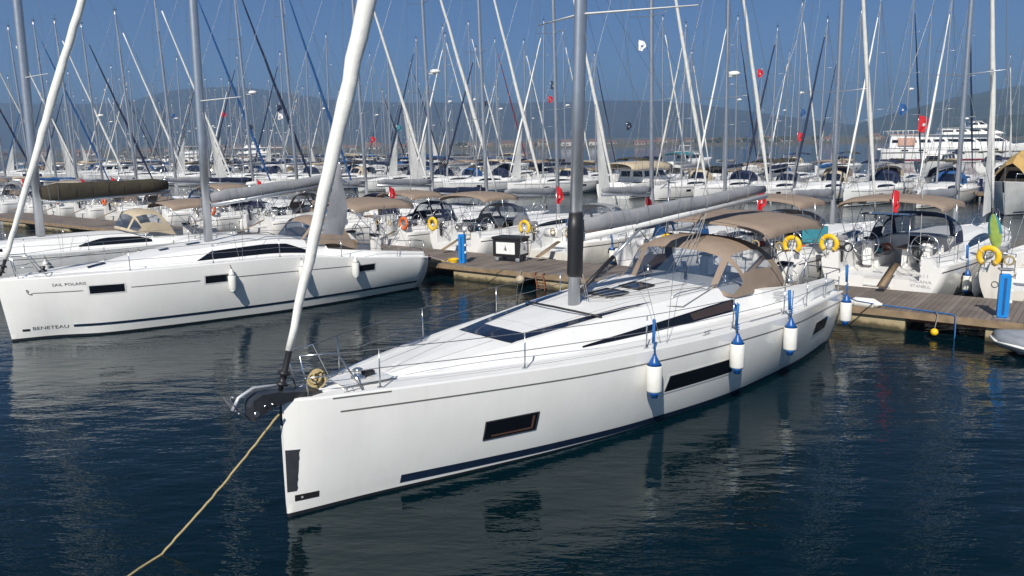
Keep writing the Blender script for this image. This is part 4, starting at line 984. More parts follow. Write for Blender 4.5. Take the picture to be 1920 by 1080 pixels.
def place(root, f_L, u, n, away, row, scale=1.0, yaw=0, dz=0):
    S_ = pon(u, n); L = f_L * scale; h = .79 + yaw; hd = Vector((math.cos(h), math.sin(h), 0))
    root.scale = (scale,) * 3
    if away: root.location = S_ + hd * L; root.rotation_euler = (0, 0, h + math.pi)
    else: root.location = S_ - hd * L; root.rotation_euler = (0, 0, h)
    root['row'] = row
    return root
def info(root, hull, jib, hood, bimi):
    root['d_h'], root['d_j'], root['d_s'], root['d_b'] = hull, jib, hood, bimi
CN = {brown: 'taupe', uvn: 'navy', uvb: 'royal blue', tan: 'tan', greyc: 'grey', whitem: 'white', sailw: 'white', sailc: 'cream', olive: 'olive', uvr: 'wine red', uvt: 'turquoise', None: 'no', gel: 'white', gel2: 'cream', gelg: 'greyish', navyhull: 'navy blue'}
ALL = []
rd = random.Random(21)
# row A: sterns at the front pontoon, bows pointing away
A_T = [yacht(13.0, 4.2, 1.32, 19, 1, 0, gel, sailw, greyc, uvn, brown, True, 11, False, clew=True), yacht(12.2, 4.0, 1.28, 18, 1, 0, gel, sailw, whitem, brown, brown, True, 14, False),
       yacht(11.6, 3.8, 1.22, 17, 1, .5, gel, sailw, uvn, uvn, None, False, 17, True), yacht(12.6, 4.1, 1.3, 18.5, 1, .3, gel2, sailc, greyc, tan, tan, False, 22, False)]
#   (u, template, scale, jib, hood, bimini, mast cover)
A_L = [(8.25, 3, 1.0, sailw, None, None, greyc), (3.75, 0, 1.03, sailw, uvn, brown, greyc), (-.5, 1, 1.02, sailw, brown, brown, greyc), (-4.9, 2, .92, sailw, uvb, None, uvn), (-9.3, 3, 1.0, sailw, greyc, None, greyc),
       (-14.5, 0, .95, sailw, greyc, brown, greyc), (-19.2, 1, .95, sailw, uvn, brown, uvn), (-23.9, 2, 1.08, sailw, uvn, olive, greyc), (-29.9, 0, 1.0, sailw, brown, brown, greyc), (-36.1, 1, .97, uvb, uvn, brown, whitem),
       (-41.5, 2, 1.05, uvn, uvb, tan, uvn), (-47.0, 3, 1.0, uvb, brown, brown, greyc), (-52.1, 0, .95, sailw, brown, brown, greyc), (-57.5, 1, .93, sailw, None, tan, uvn), (-62.3, 2, .95, uvn, tan, tan, greyc), (-67.9, 1, .95, sailw, uvn, None, uvb), (-73.2, 3, .95, uvb, brown, brown, tan), (-79, 0, .93, sailw, uvn, None, greyc), (-84.5, 1, .95, sailc, tan, tan, greyc), (-90, 2, 1, uvn, uvn, None, uvn)]
used = set(); ABOATS = []
for i, (u, ti, sc, jm, hm_, bm_, cm) in enumerate(A_L):
    T, f = A_T[ti]
    r = T if ti not in used else copy_tree(T, (0, 0, 0), 0)
    used.add(ti); ABOATS.append((r, f, u, ti, sc, jm, hm_, bm_, cm))
for r, f, u, ti, sc, jm, hm_, bm_, cm in ABOATS:
    place(r, f.L, u, 3.62 + rd.uniform(-.1, .3), True, 'A', sc, rd.uniform(-.03, .03))
    recolour(r, ('furled_sail', 'sail_clew'), jm); recolour(r, ('sail_cover',), cm)
    if hm_: recolour(r, ('sprayhood',), hm_)
    else: drop(r, 'sprayhood')
    if bm_: recolour(r, ('bimini',), bm_)
    else: drop(r, 'bimini')
    info(r, CN[gel2 if ti == 3 else gel], CN[jm], CN[hm_], CN[bm_]); ALL.append(r)
bpy.context.view_layer.update()
# name lettering on the transom of the second boat from the right
r, f = ABOATS[1][0], ABOATS[1][1]
for txt, z, w in (('S 5611', .98, .5), ('MILANA', .80, .62), ('ISTANBUL', .66, .60)):
    vs_, fs = font_mesh(txt); mxx = max(v.x for v in vs_); myy = max(v.y for v in vs_); b = MB(); b.v = [(f.L + .012, .98 + w * v.x / mxx, z + .09 * v.y / myy) for v in vs_]; b.f = fs; b.mi = [0] * len(fs); b.sm = [False] * len(fs)
    b.build('transom_lettering', [letl], r)
r, f = ABOATS[0][0], ABOATS[0][1]
b = MB(); b.torus(.09, .012, 12, 5, 0, Matrix.Translation((f.L + .01, -1.2, .95)) @ Matrix.Rotation(R_(90), 4, 'Y')); b.build('transom_emblem', [letter], r)
# rows further off, built once per kind and copied
F_T = [yacht(11.0, 3.6, 1.20, 16.2, 0, 0, gel, sailw, uvb, brown, None, seed=31), yacht(10.4, 3.4, 1.12, 15.0, 0, .6, gel, sailw, uvn, uvn, None, seed=34, stripe_m=uvb), yacht(12.4, 4.0, 1.30, 18.0, 0, 0, gel, sailw, greyc, brown, brown, seed=37, clew=True),
       yacht(13.4, 4.2, 1.38, 19.5, 0, .2, gelg, sailw, whitem, uvb, uvb, seed=40, radar=True), yacht(9.6, 3.2, 1.05, 13.8, 0, .8, gel2, sailc, tan, tan, None, seed=43), yacht(14.2, 4.4, 1.45, 20.5, 0, .3, navyhull, sailw, greyc, greyc, tan, seed=46, radar=True, stripe_m=redp)]
F_H = [gel, gel, gel, gelg, gel2, navyhull]; fused = set()
def far(u, n, away, row, ti=None, sc=None, jm=None, bm_=-1):
    ti = rd.choice((0, 0, 1, 1, 2, 2, 2, 3, 3, 4, 5)) if ti is None else ti
    T, f = F_T[ti]
    if ti in fused: r = copy_tree(fpure[ti], (0, 0, 0), 0)
    else: fused.add(ti); r = T
    if r is T: fpure[ti] = copy_tree(T, (0, -300, 0), 0)
    nojib = jm is None and rd.random() < (.25 if row in 'BC' else .6); jm = jm or rd.choice((sailw, sailw, uvn, uvn, uvn, uvb, sailc, greyc, greyc)); hm_ = rd.choice((brown, uvn, uvn, uvb, olive, tan, greyc, uvn)); bc = rd.choice((brown, brown, uvn, uvb, tan, olive, None, None)) if bm_ == -1 else bm_; cm = rd.choice((greyc, greyc, olive, uvn, uvb, tan, uvn))
    recolour(r, ('furled_sail',), jm); recolour(r, ('sail_cover',), cm)
    if nojib: drop(r, 'furled_sail'); drop(r, 'sail_clew')
    if rd.random() < .45: drop(r, 'sail_clew')
    if hm_: recolour(r, ('sprayhood',), hm_)
    else: drop(r, 'sprayhood')
    if bc: recolour(r, ('bimini',), bc)
    else: drop(r, 'bimini')
    has_b = any(c.name.split('.')[0] == 'bimini' for c in r.children)
    info(r, CN[F_H[ti]], 'no' if nojib else CN[jm], CN[hm_], CN[bc] if has_b else 'no')
    place(r, f.L, u, n + rd.uniform(-.3, .3), away, row, sc or rd.uniform(.93, 1.07), rd.uniform(-.04, .04)); ALL.append(r); return r
fpure = {}
def fill(lst, lo, hi, gap, n, away, row, skip=(), drop_p=0):
    us = [e[0] for e in lst]
    for e in lst: far(e[0], n, away, row, *e[1:])
    u = hi
    while u > lo:
        if all(abs(u - v) > gap * .92 for v in us) and all(not (a < u < b) for a, b in skip) and rd.random() > drop_p: far(u, n, away, row)
        u -= gap * rd.uniform(.98, 1.12)
fill([(-1.0, 0, 1.0, sailw, None), (-5.9, 0, 1.02, sailw, None), (-10.1, 1, 1.02, uvn), (-14.1, 1, 1.0, uvn), (-18.4, 2, .95, sailw), (-23.0, 0, 1.0, sailc), (-38, 2, 1.0, sailw), (-47.8, 1, 1.08, uvn), (-52.3, 2, 1.0, sailw)], -175, -57, 4.9, 53.0, False, 'B', drop_p=.12)
far(8.0, 53.0, False, 'B', 4, 1.0, sailw, None)
fill([(-8.4, 3, .98, uvn), (-13.0, 2, 1.0, uvb), (-19.1, 3, 1.0, sailw), (-26.0, 3, .96, uvn), (-30.6, 0, .95, sailw), (-35.2, 2, 1.1, sailw), (-43.4, 0, 1.0, uvn), (-49, 3, 1, sailw), (-55.2, 2, 1.05, sailw), (-60.5, 3, 1.0, uvr), (-66, 5, 1.1, sailw), (-71, 3, 1.15, sailw)], -215, -76, 4.8, 56.0, True, 'C', drop_p=.08)
far(-3.6, 56, True, 'C', 2, 1.0); far(1.5, 56, True, 'C', 5, 1.0); far(6.5, 56, True, 'C', 0, 1.0)
fill([(-23.7, 2, 1.0, uvn), (-31.2, 3, .95, sailw), (-35.5, 2, .92, uvb)], -255, -88, 6.4, 107.8, False, 'D', drop_p=.15)
fill([(-5.8, 2, .95, sailw)], -255, -95, 7.0, 110.8, True, 'E', drop_p=.12)
fill([], -300, -170, 9.0, 159.8, False, 'F', drop_p=.1); fill([], -300, -180, 10, 162.8, True, 'G', drop_p=.15)
for k, o in list(fpure.items()):
    for c in list(o.children):
        for g in list(c.children): bpy.data.objects.remove(g)
        bpy.data.objects.remove(c)
    bpy.data.objects.remove(o)
ROWN = {'A': 'stern-to at the nearest pontoon', 'B': 'near side of second pontoon', 'C': 'far side of second pontoon', 'D': 'near side of third pontoon', 'E': 'far side of third pontoon', 'F': 'near side of farthest pontoon', 'G': 'behind the farthest pontoon'}
ORD = lambda n: str(n) + ('th' if 10 <= n % 100 <= 20 else {1: 'st', 2: 'nd', 3: 'rd'}.get(n % 10, 'th'))
bpy.context.view_layer.update()
for rw in ROWN:
    L_ = sorted([o for o in ALL if o.get('row') == rw], key=lambda o: px_of(o.matrix_world @ Vector((5, 0, 2))))
    for i, o in enumerate(L_):
        o['label'] = '%s yacht, %s furled headsail, %s from the left, %s' % (o['d_h'], o['d_j'], ORD(i + 1), ROWN[rw])
        o['category'] = 'sailing yacht'; o['group'] = 'yachts moored, ' + ROWN[rw]
        for k in ('row', 'd_h', 'd_j', 'd_s', 'd_b'): del o[k]

FN = 0
for bi in range(0, 13):
    r, f = ABOATS[bi][0], ABOATS[bi][1]; Mx = r.matrix_world.copy()
    for sd, q in ((-1, .90), (1, .86), (-1, .72)):
        x = f.L * q; m_ = whitem; FN += 1
        fo = fender(Mx, x, sd * (f.y(x, .8) + .15), .35, .95, f.S(x) + .55, 'fender', r=.13, blue=(bi % 3 == 1), group='fenders on the yachts of the nearest row')
        fo['label'] = 'x'; fo['pxk'] = px_of(fo.location)
L_ = sorted([o for o in bpy.data.objects if 'pxk' in o], key=lambda o: o['pxk'])
for i, o in enumerate(L_):
    o['label'] = '%s fender, %s from the left among those between the sterns at the nearest pontoon' % ('blue ended' if o.data.materials[1] == fenb else 'white', ORD(i + 1)); del o['pxk']
# paddle board, boxes and bags standing on the sterns
r, f = ABOATS[0][0], ABOATS[0][1]; p = r.matrix_world @ Vector((f.L - 2.4, -1.75, f.S(f.L) + .45))
b = MB(); rows = []
for i in range(15):
    t = i / 14; w = .21 * math.sin(math.pi * min(1, max(.02, t * .94 + .03))) ** .55; z = t * 1.15
    rows.append([Vector((.03 * math.cos(a), w * math.sin(a), z)) for a in [math.pi * 2 * k / 10 for k in range(10)]])
b.grid(rows, lambda i, j: 0 if (i < 6 or j in (0, 4, 5, 9)) else 1, True, closev=True)
tag(b.build('paddle_board', [fgreen, uvt], loc=p, rot=(.15, .1, r.rotation_euler.z)), 'lime and turquoise paddle board standing upright at the right edge', 'paddle board')
r, f = ABOATS[2][0], ABOATS[2][1]; p = r.matrix_world @ Vector((f.L - 1.3, 1.75, f.S(f.L) + .45))
b = MB(); b.box(-.05, .05, -.42, .42, 0, .62, 0, bev=.04); b.box(-.06, .06, -.44, .44, .621, .67, 1, bev=.02)
tag(b.build('folded_awning', [uvt, whitem], loc=p, rot=(0, 0, r.rotation_euler.z + .3)), 'turquoise cloth panel on the rail between the two big yellow lifebuoys', 'canvas')

# ------------------------------------------------------------ life rings and flags on the stern rails of the nearest row
rings_seen = []
def ring(bi, side, m, horseshoe, label):
    r, f = ABOATS[bi][0], ABOATS[bi][1]; L = f.L
    p = r.matrix_world @ Vector((L - .02, side * (f.D(L) - .22), f.S(L) + .50)); h = r.rotation_euler.z
    b = MB(); Mx = Matrix.Rotation(R_(90), 4, 'Y')
    if horseshoe: b.torus(.26, .085, 22, 10, 0, Mx @ Matrix.Rotation(R_(0), 4, 'Z'), R_(35), R_(325), sy=.8)
    else: b.torus(.26, .085, 28, 10, 0, Mx, sy=.8)
    o = b.build('life_ring', [m], loc=p, rot=(0, 0, h)); tag(o, label, 'life ring', 'life rings on the stern rails')
    b = MB()
    for a in ((50, 130, 230, 310) if horseshoe else (0, 90, 180, 270)): b.torus(.088, .006, 12, 4, 0, Mx @ Matrix.Rotation(R_(a), 4, 'Z') @ Matrix.Translation((.26, 0, 0)) @ Matrix.Rotation(R_(90), 4, 'X'))
    islands(b, 'reflective_band', [whitem], o)
ring(0, -1, yel, True, 'yellow horseshoe lifebuoy at the right edge of the picture'); ring(1, -1, yel, True, 'large yellow horseshoe lifebuoy left of the open cockpit at right')
ring(2, 1, yel, True, 'yellow horseshoe lifebuoy right of the front yacht bimini'); ring(3, 1, yel, True, 'yellow lifebuoy seen through the front yacht sprayhood')
ring(4, 1, ora, False, 'orange life ring just right of the bin cart'); ring(4, -1, yel, True, 'yellow horseshoe lifebuoy above the bin cart')
ring(5, -1, yel, False, 'round yellow life ring left of the bin cart'); ring(6, 1, ora, False, 'orange life ring left of the round yellow one')
ring(7, 1, yel, True, 'yellow lifebuoy beside the white furled sail of the front yacht'); ring(9, 1, ora, False, 'orange life ring above the lettered yacht cabin'); ring(11, -1, ora, True, 'orange horseshoe lifebuoy at left, between the two left masts'); ring(13, 1, ora, True, 'orange lifebuoy at far left under dark olive sail cover')
def flag(p, m, label, w=.5, h=.75, mark=True, staff=1.5, ang=.4, lean=0, cat='flag', second=None):
    r = empty('flag', p, (0, 0, ang), label=label, category=cat, group='flags on the moored boats')
    b = MB(); rows = []
    for i in range(9):
        t = i / 8; rows.append([Vector((w * t * (.45 + .15 * math.sin(j)), .07 * math.sin(t * 7 + j * .8) + .03, -h * (j / 5) - .18 * t * h - .12 * t * math.sin(j))) for j in range(6)])
    b.grid(rows, 0, True); c = b.build('cloth', [m], r)
    if mark:
        b = MB(); b.grid([[p_ + Vector((0, -.012, 0)) for p_ in q[2:4]] for q in rows[3:6]], 0, True); b.grid([[p_ + Vector((0, .012, 0)) for p_ in q[2:4]] for q in rows[3:6]], 0, True); b.build('white_mark', [second or whitem], c)
    b = MB(); b.tube([(-.012, 0, .08), (-.012, 0, -staff)], .012, 6); b.build('staff', [steel], r); return r
for bi, side, lab in ((1, .3, 'red flag hanging on a staff behind the front yacht bimini'), (2, .2, 'red flag hanging above the front yacht boom'), (3, .1, 'red flag hanging right of the big grey mast'), (4, .4, 'red flag hanging above the bin cart'), (6, .3, 'red flag hanging between big mast and white furled sail'), (8, .2, 'red flag right beside the white furled sail'), (9, .3, 'red flag left of the white furled sail'), (11, .2, 'red flag right of the lettered yacht mast'), (12, .3, 'red flag left of the lettered yacht mast'), (14, .2, 'red flag above the dark olive sail cover'), (17, .2, 'red flag at far left edge between masts')):
    r, f = ABOATS[bi][0], ABOATS[bi][1]; p = r.matrix_world @ Vector((f.L - .1, side, f.S(f.L) + 2.35)); flag(p, redm, lab, .50, .75, True, 1.75, rd.uniform(-.3, .3))
def sflag(u, n, z, m, label, sz=1.0, mark=True, second=None):       # courtesy flag on a halyard under the spreaders
    return flag(pon(u, n, z), m, label, 1.0 * sz, .8 * sz, mark, .9 * sz, rd.uniform(-.4, .4), second=second)
sflag(-36.7, 62, 17.2, whitem, 'tall white burgee with a blue mark flying high right of the big mast', 1.5, True, uvb)
sflag(-31.5, 50, 7.5, uvn, 'navy flag with pale mark below the burgee, right of the big mast', 1.1)
sflag(-16.9, 60, 8.5, uvb, 'plain blue flag flying at right of centre', 1.1, False)
sflag(-5.8, 60, 7.4, redm, 'big red flag with white mark in front of the white ferry', 1.9)
sflag(-7.6, 60, 8.6, uvb, 'blue pennant just above left of the big red flag', 1.4)
sflag(-44.9, 30, 7.4, uvt, 'blue-green flag between the white furled sail and the big mast', .8)
sflag(-48.6, 30, 6.4, redm, 'small red flag left of the blue-green flag', .8)
sflag(-44.7, 31, 5.9, redm, 'small red flag directly under the blue-green flag', .7, False)
sflag(-59.8, 61, 11.3, uvn, 'small navy flag high left of the big mast', 1.2, False)
sflag(-48.6, 61, 13.2, uvn, 'round navy bag flag beside the big mast, with a red one below', 1.3)
sflag(-49.0, 61, 11.4, redm, 'red flag directly under the navy one left of the big mast', 1.1)
sflag(-49.5, 20, 9.2, uvn, 'navy flag over the white and red flag at left', .8, False)
sflag(-49.7, 20.2, 8.5, whitem, 'white and red flag against the blue furled sails at left', .8, True, redm)
sflag(-120, 60, 12.2, redm, 'far small red and white flag right of the lettered yacht mast', 1.3)
sflag(-112, 60, 9.6, uvn, 'far small navy flag right of the lettered yacht mast', 1.3, False)
sflag(-21.9, 61, 12.8, redm, 'red flag with a white disc on a far mast at right', 1.1)
sflag(-13.2, 48, 6.0, redm, 'plain red flag right of centre, below the plain blue flag', 1.0, False)
sflag(-102, 40, 10.8, uvb, 'far blue flag left of the lettered yacht mast', .9)

# ------------------------------------------------------------ motor boats, ferry, big motor yacht
def block(P, name, m, x0, x1, w0, w1, z0, z1, rf=.5, rb_=.2, taper=.92, win=None, win_m=None, bev=0, nwin=None):
    b = MB(); q = [(x0, w0, z0), (x1, w1, z0), (x1 - rb_, w1 * taper, z1), (x0 + rf, w0 * taper, z1)]
    A = [Vector((q[0][0], q[0][1], q[0][2])), Vector((q[0][0], -q[0][1], q[0][2])), Vector((q[1][0], -q[1][1], q[1][2])), Vector((q[1][0], q[1][1], q[1][2]))]
    Bq = [Vector((q[3][0], q[3][1], q[3][2])), Vector((q[3][0], -q[3][1], q[3][2])), Vector((q[2][0], -q[2][1], q[2][2])), Vector((q[2][0], q[2][1], q[2][2]))]
    b.grid([A, Bq], 0, False, closev=True); b.face(A); b.face(Bq)
    b.box(x0 + rf - .12, x1 - rb_ + .3, -max(w0, w1) * taper - .1, max(w0, w1) * taper + .1, z1, z1 + .07, 0)
    o = b.build(name, [m], P)
    if win:
        a, c = win
        for k in (0, 2, 3, 1):
            A0, A1, B0, B1_ = A[k], A[(k + 1) % 4], Bq[k], Bq[(k + 1) % 4]; n = (A1 - A0).cross(B0 - A0).normalized()
            mid = (A0 + A1 + B0 + B1_) / 4; cen = Vector(((x0 + x1) / 2, 0, (z0 + z1) / 2))
            if n.dot(mid - cen) < 0: n = -n
            ln = (A1 - A0).length; N = max(1, int(ln / (nwin or 1.3)))
            w = MB()
            for i in range(N):
                s0, s1 = (i + .12) / N, (i + .88) / N
                f_ = lambda s, t: A0.lerp(A1, s).lerp(B0.lerp(B1_, s), t) + n * .015
                w.face([f_(s0, a), f_(s1, a), f_(s1, c), f_(s0, c)])
            islands(w, 'window', [win_m or glass], o)
    return o
def mform(L, B, fb):
    k = L / 12; b = B / 2
    return Form(L, [(0, .05), (.3 * k, .35 * b), (1 * k, .6 * b), (2.5 * k, .88 * b), (5 * k, b), (L, .95 * b)], [(0, .02), (1 * k, .25 * b), (3 * k, .7 * b), (6 * k, .86 * b), (L, .86 * b)], [(0, fb * 1.45), (L * .4, fb * 1.15), (L, fb)],
                [(0, .01), (L, .01)], [(0, .01), (L, .01)], [(0, 0), (L, 0)], rake=.9, cock=L * .76, coam=.1, floor=.3)
def motorboat(L, B, fb, canopy, label, u, n, away, hullm=gel, fly=True, cat='motor boat', yaw=0, name='motor_boat', group='motor boats among the yachts'):
    f = mform(L, B, fb); P = empty(name, (0, 0, 0)); build_hull(f, 'hull', [hullm, anti], P, nx=20); build_deck(f, P, nx=16)
    z = fb * 1.12
    block(P, 'cabin', gel, L * .24, L * .72, B * .30, B * .38, z, z + 1.25, 1.3, .1, .86, (.42, .85), nwin=1.4)
    if fly:
        block(P, 'flybridge', gel, L * .42, L * .74, B * .30, B * .33, z + 1.33, z + 1.8, .5, .1, .95)
        b = MB(); b.tube([(L * .68, -B * .3, z + 1.8), (L * .66, -B * .28, z + 2.9), (L * .66, B * .28, z + 2.9), (L * .68, B * .3, z + 1.8)], .06, 8); b.build('radar_arch', [gel], P)
    if canopy: bimini(L * .62, L * .99, B * .44, z + 1.3, z + 1.75, canopy, P, posts=z, lod=1)
    b = MB(); rz = .7
    for sd in (1, -1):
        pts = [Vector((f.xo(x, 2), sd * (f.D(x) - .08), f.S(x) + .55)) for x in [L * t for t in (.02, .08, .18, .3, .45)]]; b.tube(pts, .018, 5)
        for p in pts: b.tube([p, p - Vector((0, 0, .55))], .014, 4)
    b.build('bow_rail', [steel], P)
    w = MB()
    for sd in (1, -1): hull_patch(f, w, .5, L - .1, .16, .24, sd, .012, 12, 1)
    w.build('hull_stripe', [stripe], P)
    hd_ = .79 + yaw; h = Vector((math.cos(hd_), math.sin(hd_), 0)); S_ = pon(u, n)
    if away: P.location = S_ + h * L; P.rotation_euler = (0, 0, hd_ + math.pi)
    else: P.location = S_ - h * L; P.rotation_euler = (0, 0, hd_)
    return tag(P, label, cat, group), f
mbt, mbf = motorboat(10.5, 4.3, 1.3, None, 'white motor boat under a big tan canopy just right of the big mast', -29.3, 43.5, True, fly=False)
bimini(3.2, 10.4, 2.15, 2.9, 3.5, tan, mbt, posts=1.4, lod=1)
motorboat(11, 3.8, 1.3, uvb, 'motor boat with blue canopy behind the big furled sail', -73.5, 56.5, True)
motorboat(13, 4.3, 1.5, None, 'white motor cruiser with flybridge far left behind the olive sail cover', -135, 53, False)
motorboat(12.5, 4.2, 1.45, uvt, 'motor boat with turquoise canopy left of the big mast, far row', -57, 113, True)
motorboat(12, 4.2, 1.5, uvn, 'motor boat with navy canopy in the far row, right part', -10, 107.5, False)
motorboat(16, 5, 1.8, tan, 'large motor yacht with tan awning in the far row at left', -150, 111, True)
def tarp_boat(u, n):
    P, f = motorboat(13, 4.6, 1.6, None, 'boat wrapped in an ochre tarpaulin at the right edge', u, n, False, hullm=gelg, fly=False)
    b = MB(); rows = []
    for i in range(13):
        t = i / 12; x = lin(.9, 13.2, t); h = 1.5 + 1.1 * math.sin(min(1, t * 1.6) * 2.2) + .45 * abs(math.sin(t * 7.5)); w = f.D(x) * 1.03
        rows.append([Vector((x, w * (1 - abs(k) ** 1.5 * 0) * k / 3, f.S(x) - .25 + h * (1 - (abs(k) / 3) ** 1.5) + .1 * math.sin(i * 1.7 + k))) for k in range(-3, 4)])
    b.grid(rows, 0, False); b.build('tarpaulin', [ochre], P)
tarp_boat(5.4, 52.0)
def ferry():
    A = Vector((80.5, 173.5, 0)); Bp = Vector((108.5, 163.5, 0)); d = (Bp - A); ang = math.atan2(d.y, d.x) + math.pi
    P = empty('passenger_ferry', Bp, (0, 0, ang), label='long white passenger ferry with dark red waterline stripe, at right behind the masts', category='ferry'); L = d.length
    f = Form(L, [(0, .2), (3, 2.0), (8, 3.6), (14, 4.2), (L, 4.2)], [(0, .05), (3, 1.2), (8, 2.8), (14, 3.8), (L, 3.9)], [(0, 4.2), (10, 3.1), (L, 2.9)], [(0, .01), (L, .01)], [(0, .01), (L, .01)], [(0, 0), (L, 0)], rake=1.5, cock=L * .95, coam=.1, floor=.2)
    build_hull(f, 'hull', [gel, anti], P, nx=24); build_deck(f, P, nx=12)
    for sd in (1, -1):
        w = MB(); hull_patch(f, w, .6, L - .1, .35, .75, sd, .03, 24, 1); w.build('red_stripe', [redp], P)
        w = MB(); hull_patch(f, w, 1, L - .1, 2.0, 2.25, sd, .03, 24, 1); w.build('grey_stripe', [greyline], P)
        w = MB()
        for k in range(6): hull_patch(f, w, 8 + k * 3.3, 9.3 + k * 3.3, 2.42, 2.75, sd, .035, 3, 1)
        islands(w, 'porthole', [glass], P)
    block(P, 'main_saloon', gel, 4.2, L - 1.5, 3.0, 4.0, 3.1, 5.7, 4.5, .4, .97, (.42, .66), nwin=2.9)
    block(P, 'upper_saloon', gel, 6.5, L - 11, 3.0, 3.6, 5.77, 7.0, 3.4, .4, .95, (.4, .7), nwin=2.6)
    block(P, 'wheelhouse', gel, 9.0, 13.0, 2.2, 2.5, 7.07, 8.3, 2.0, .5, .9, (.45, .8), nwin=1.6)
    b = MB(); b.tube([(13.5, 0, 7.3), (14.2, 0, 11.2)], .12, 8); b.tube([(13.9, -1.2, 10), (13.9, 1.2, 10)], .06, 6); b.lathe([(.1, 0), (.5, .05), (.5, .3), (.1, .35)], (13.4, 0, 8.8), 12); b.build('radar_mast', [gel], P)
    b = MB(); b.box(L - 8, L - 1.8, -3.4, 3.4, 5.9, 6.0); b.build('aft_awning', [peach], P)
    b = MB()
    for sd in (1, -1):
        b.tube([(L - 8, sd * 3.8, 6.7), (L - 1, sd * 3.8, 6.7)], .04, 5)
        for k in range(8): b.tube([(L - 8 + k, sd * 3.8, 5.75), (L - 8 + k, sd * 3.8, 6.7)], .03, 4)
    b.build('deck_railing', [gel], P)
    for sd in (1, -1):
        b = MB(); b.box(L - 6.5, L - 3.2, sd * 4.16 - .02, sd * 4.16 + .02, 3.6, 5.2); b.build('poster_panel', [peach], P)
ferry()
def superyacht():
    P = empty('motor_superyacht', Vector((-96, 255, 0)), (0, 0, .25), label='white multi-deck motor superyacht on the horizon right of the lettered yacht mast', category='motor yacht'); L = 34
    f = Form(L, [(0, .1), (2, 1.6), (6, 3.0), (12, 3.7), (L, 3.7)], [(0, .05), (3, 1.2), (8, 2.6), (14, 3.3), (L, 3.3)], [(0, 4.0), (12, 3.0), (L, 2.4)], [(0, .01), (L, .01)], [(0, .01), (L, .01)], [(0, 0), (L, 0)], rake=1.8, cock=L * .95, coam=.1, floor=.2)
    build_hull(f, 'hull', [gel, anti], P, nx=22); build_deck(f, P, nx=12)
    block(P, 'main_deckhouse', gel, 8, 29, 2.6, 3.4, 3.0, 5.2, 3.5, .4, .97, (.4, .8), nwin=2); block(P, 'upper_deckhouse', gel, 11, 25, 2.3, 3.0, 5.27, 7.3, 2.5, .3, .95, (.4, .8), nwin=2)
    b = MB(); b.box(10, 31, -3.5, 3.5, 7.45, 7.7); b.build('sun_deck', [gel], P); block(P, 'flybridge', gel, 14, 21, 2.0, 2.4, 7.7, 8.9, 1.5, .3, .9)
    b = MB(); b.tube([(18, 0, 8.9), (19, 0, 12.6)], [.5, .2], 8); b.lathe([(.1, 0), (.7, .1), (.8, .7), (.3, 1.1)], (18.2, 1.2, 9), 12); b.lathe([(.1, 0), (.7, .1), (.8, .7), (.3, 1.1)], (18.2, -1.2, 9), 12); b.tube([(18.6, -1.4, 11), (18.6, 1.4, 11)], .1, 6); b.build('radar_mast', [gel], P); P.scale = (.76,) * 3
    Q = empty('motor_superyacht', Vector((-112, 240, 0)), (0, 0, .3), label='lower white motor yacht left of the lettered yacht mast on the horizon', category='motor yacht'); L = 24
    f = mform(24, 6, 2.0); build_hull(f, 'hull', [gel, anti], Q, nx=16); build_deck(f, Q, nx=12); block(Q, 'deckhouse', gel, 6, 20, 2.0, 2.6, 2.2, 4.3, 3, .3, .95, (.35, .8), nwin=2); block(Q, 'flybridge', gel, 10, 19, 1.8, 2.3, 4.4, 5.3, 1.2, .2, .95)
    b = MB(); b.box(11, 19.5, -2.4, 2.4, 6.4, 6.5); b.tube([(12, 2, 5.3), (12, 2, 6.4)], .08, 6); b.tube([(12, -2, 5.3), (12, -2, 6.4)], .08, 6); b.tube([(19, 2, 5.3), (19, 2, 6.4)], .08, 6); b.tube([(19, -2, 5.3), (19, -2, 6.4)], .08, 6); b.build('hardtop', [gel], Q)
superyacht()

# ------------------------------------------------------------ far shore, town, trees, mountains
def hash2(x, y): return (math.sin(x * 12.9898 + y * 78.233) * 43758.5453) % 1.0
def vnoise(x, y):
    xi, yi = math.floor(x), math.floor(y); fx, fy = x - xi, y - yi; fx = fx * fx * (3 - 2 * fx); fy = fy * fy * (3 - 2 * fy)
    return lin(lin(hash2(xi, yi), hash2(xi + 1, yi), fx), lin(hash2(xi, yi + 1), hash2(xi + 1, yi + 1), fx), fy)
def fbm(x, y, o=4): return sum(vnoise(x * 2**k, y * 2**k) / 2**(k + 1) for k in range(o))
landm = mat('dry_scrub_land', (.13, .115, .065), .95, var=.4, scale=.03)
mountm = mat('pine_covered_mountain', (.036, .044, .040), .95, var=.45, scale=.012)
hillm = mat('wooded_hill', (.045, .062, .030), .95, var=.5, scale=.02)
mb = MB(); rows = []
for i in range(9):
    t = i / 8; row = []
    for j in range(61):
        x = lin(-3800, 3200, j / 60); sh = 760 + 90 * math.sin(x / 260) + 60 * math.sin(x / 90 + 1) + (x < -300) * 100
        y = sh + t * 1500; row.append(Vector((x, y, -.5 + 3.2 * min(1, t * 60) + 28 * t * fbm(x / 400, y / 400))))
    rows.append(row)
mb.grid(rows, 0, True); structure(mb.build('shore_land', [landm]))
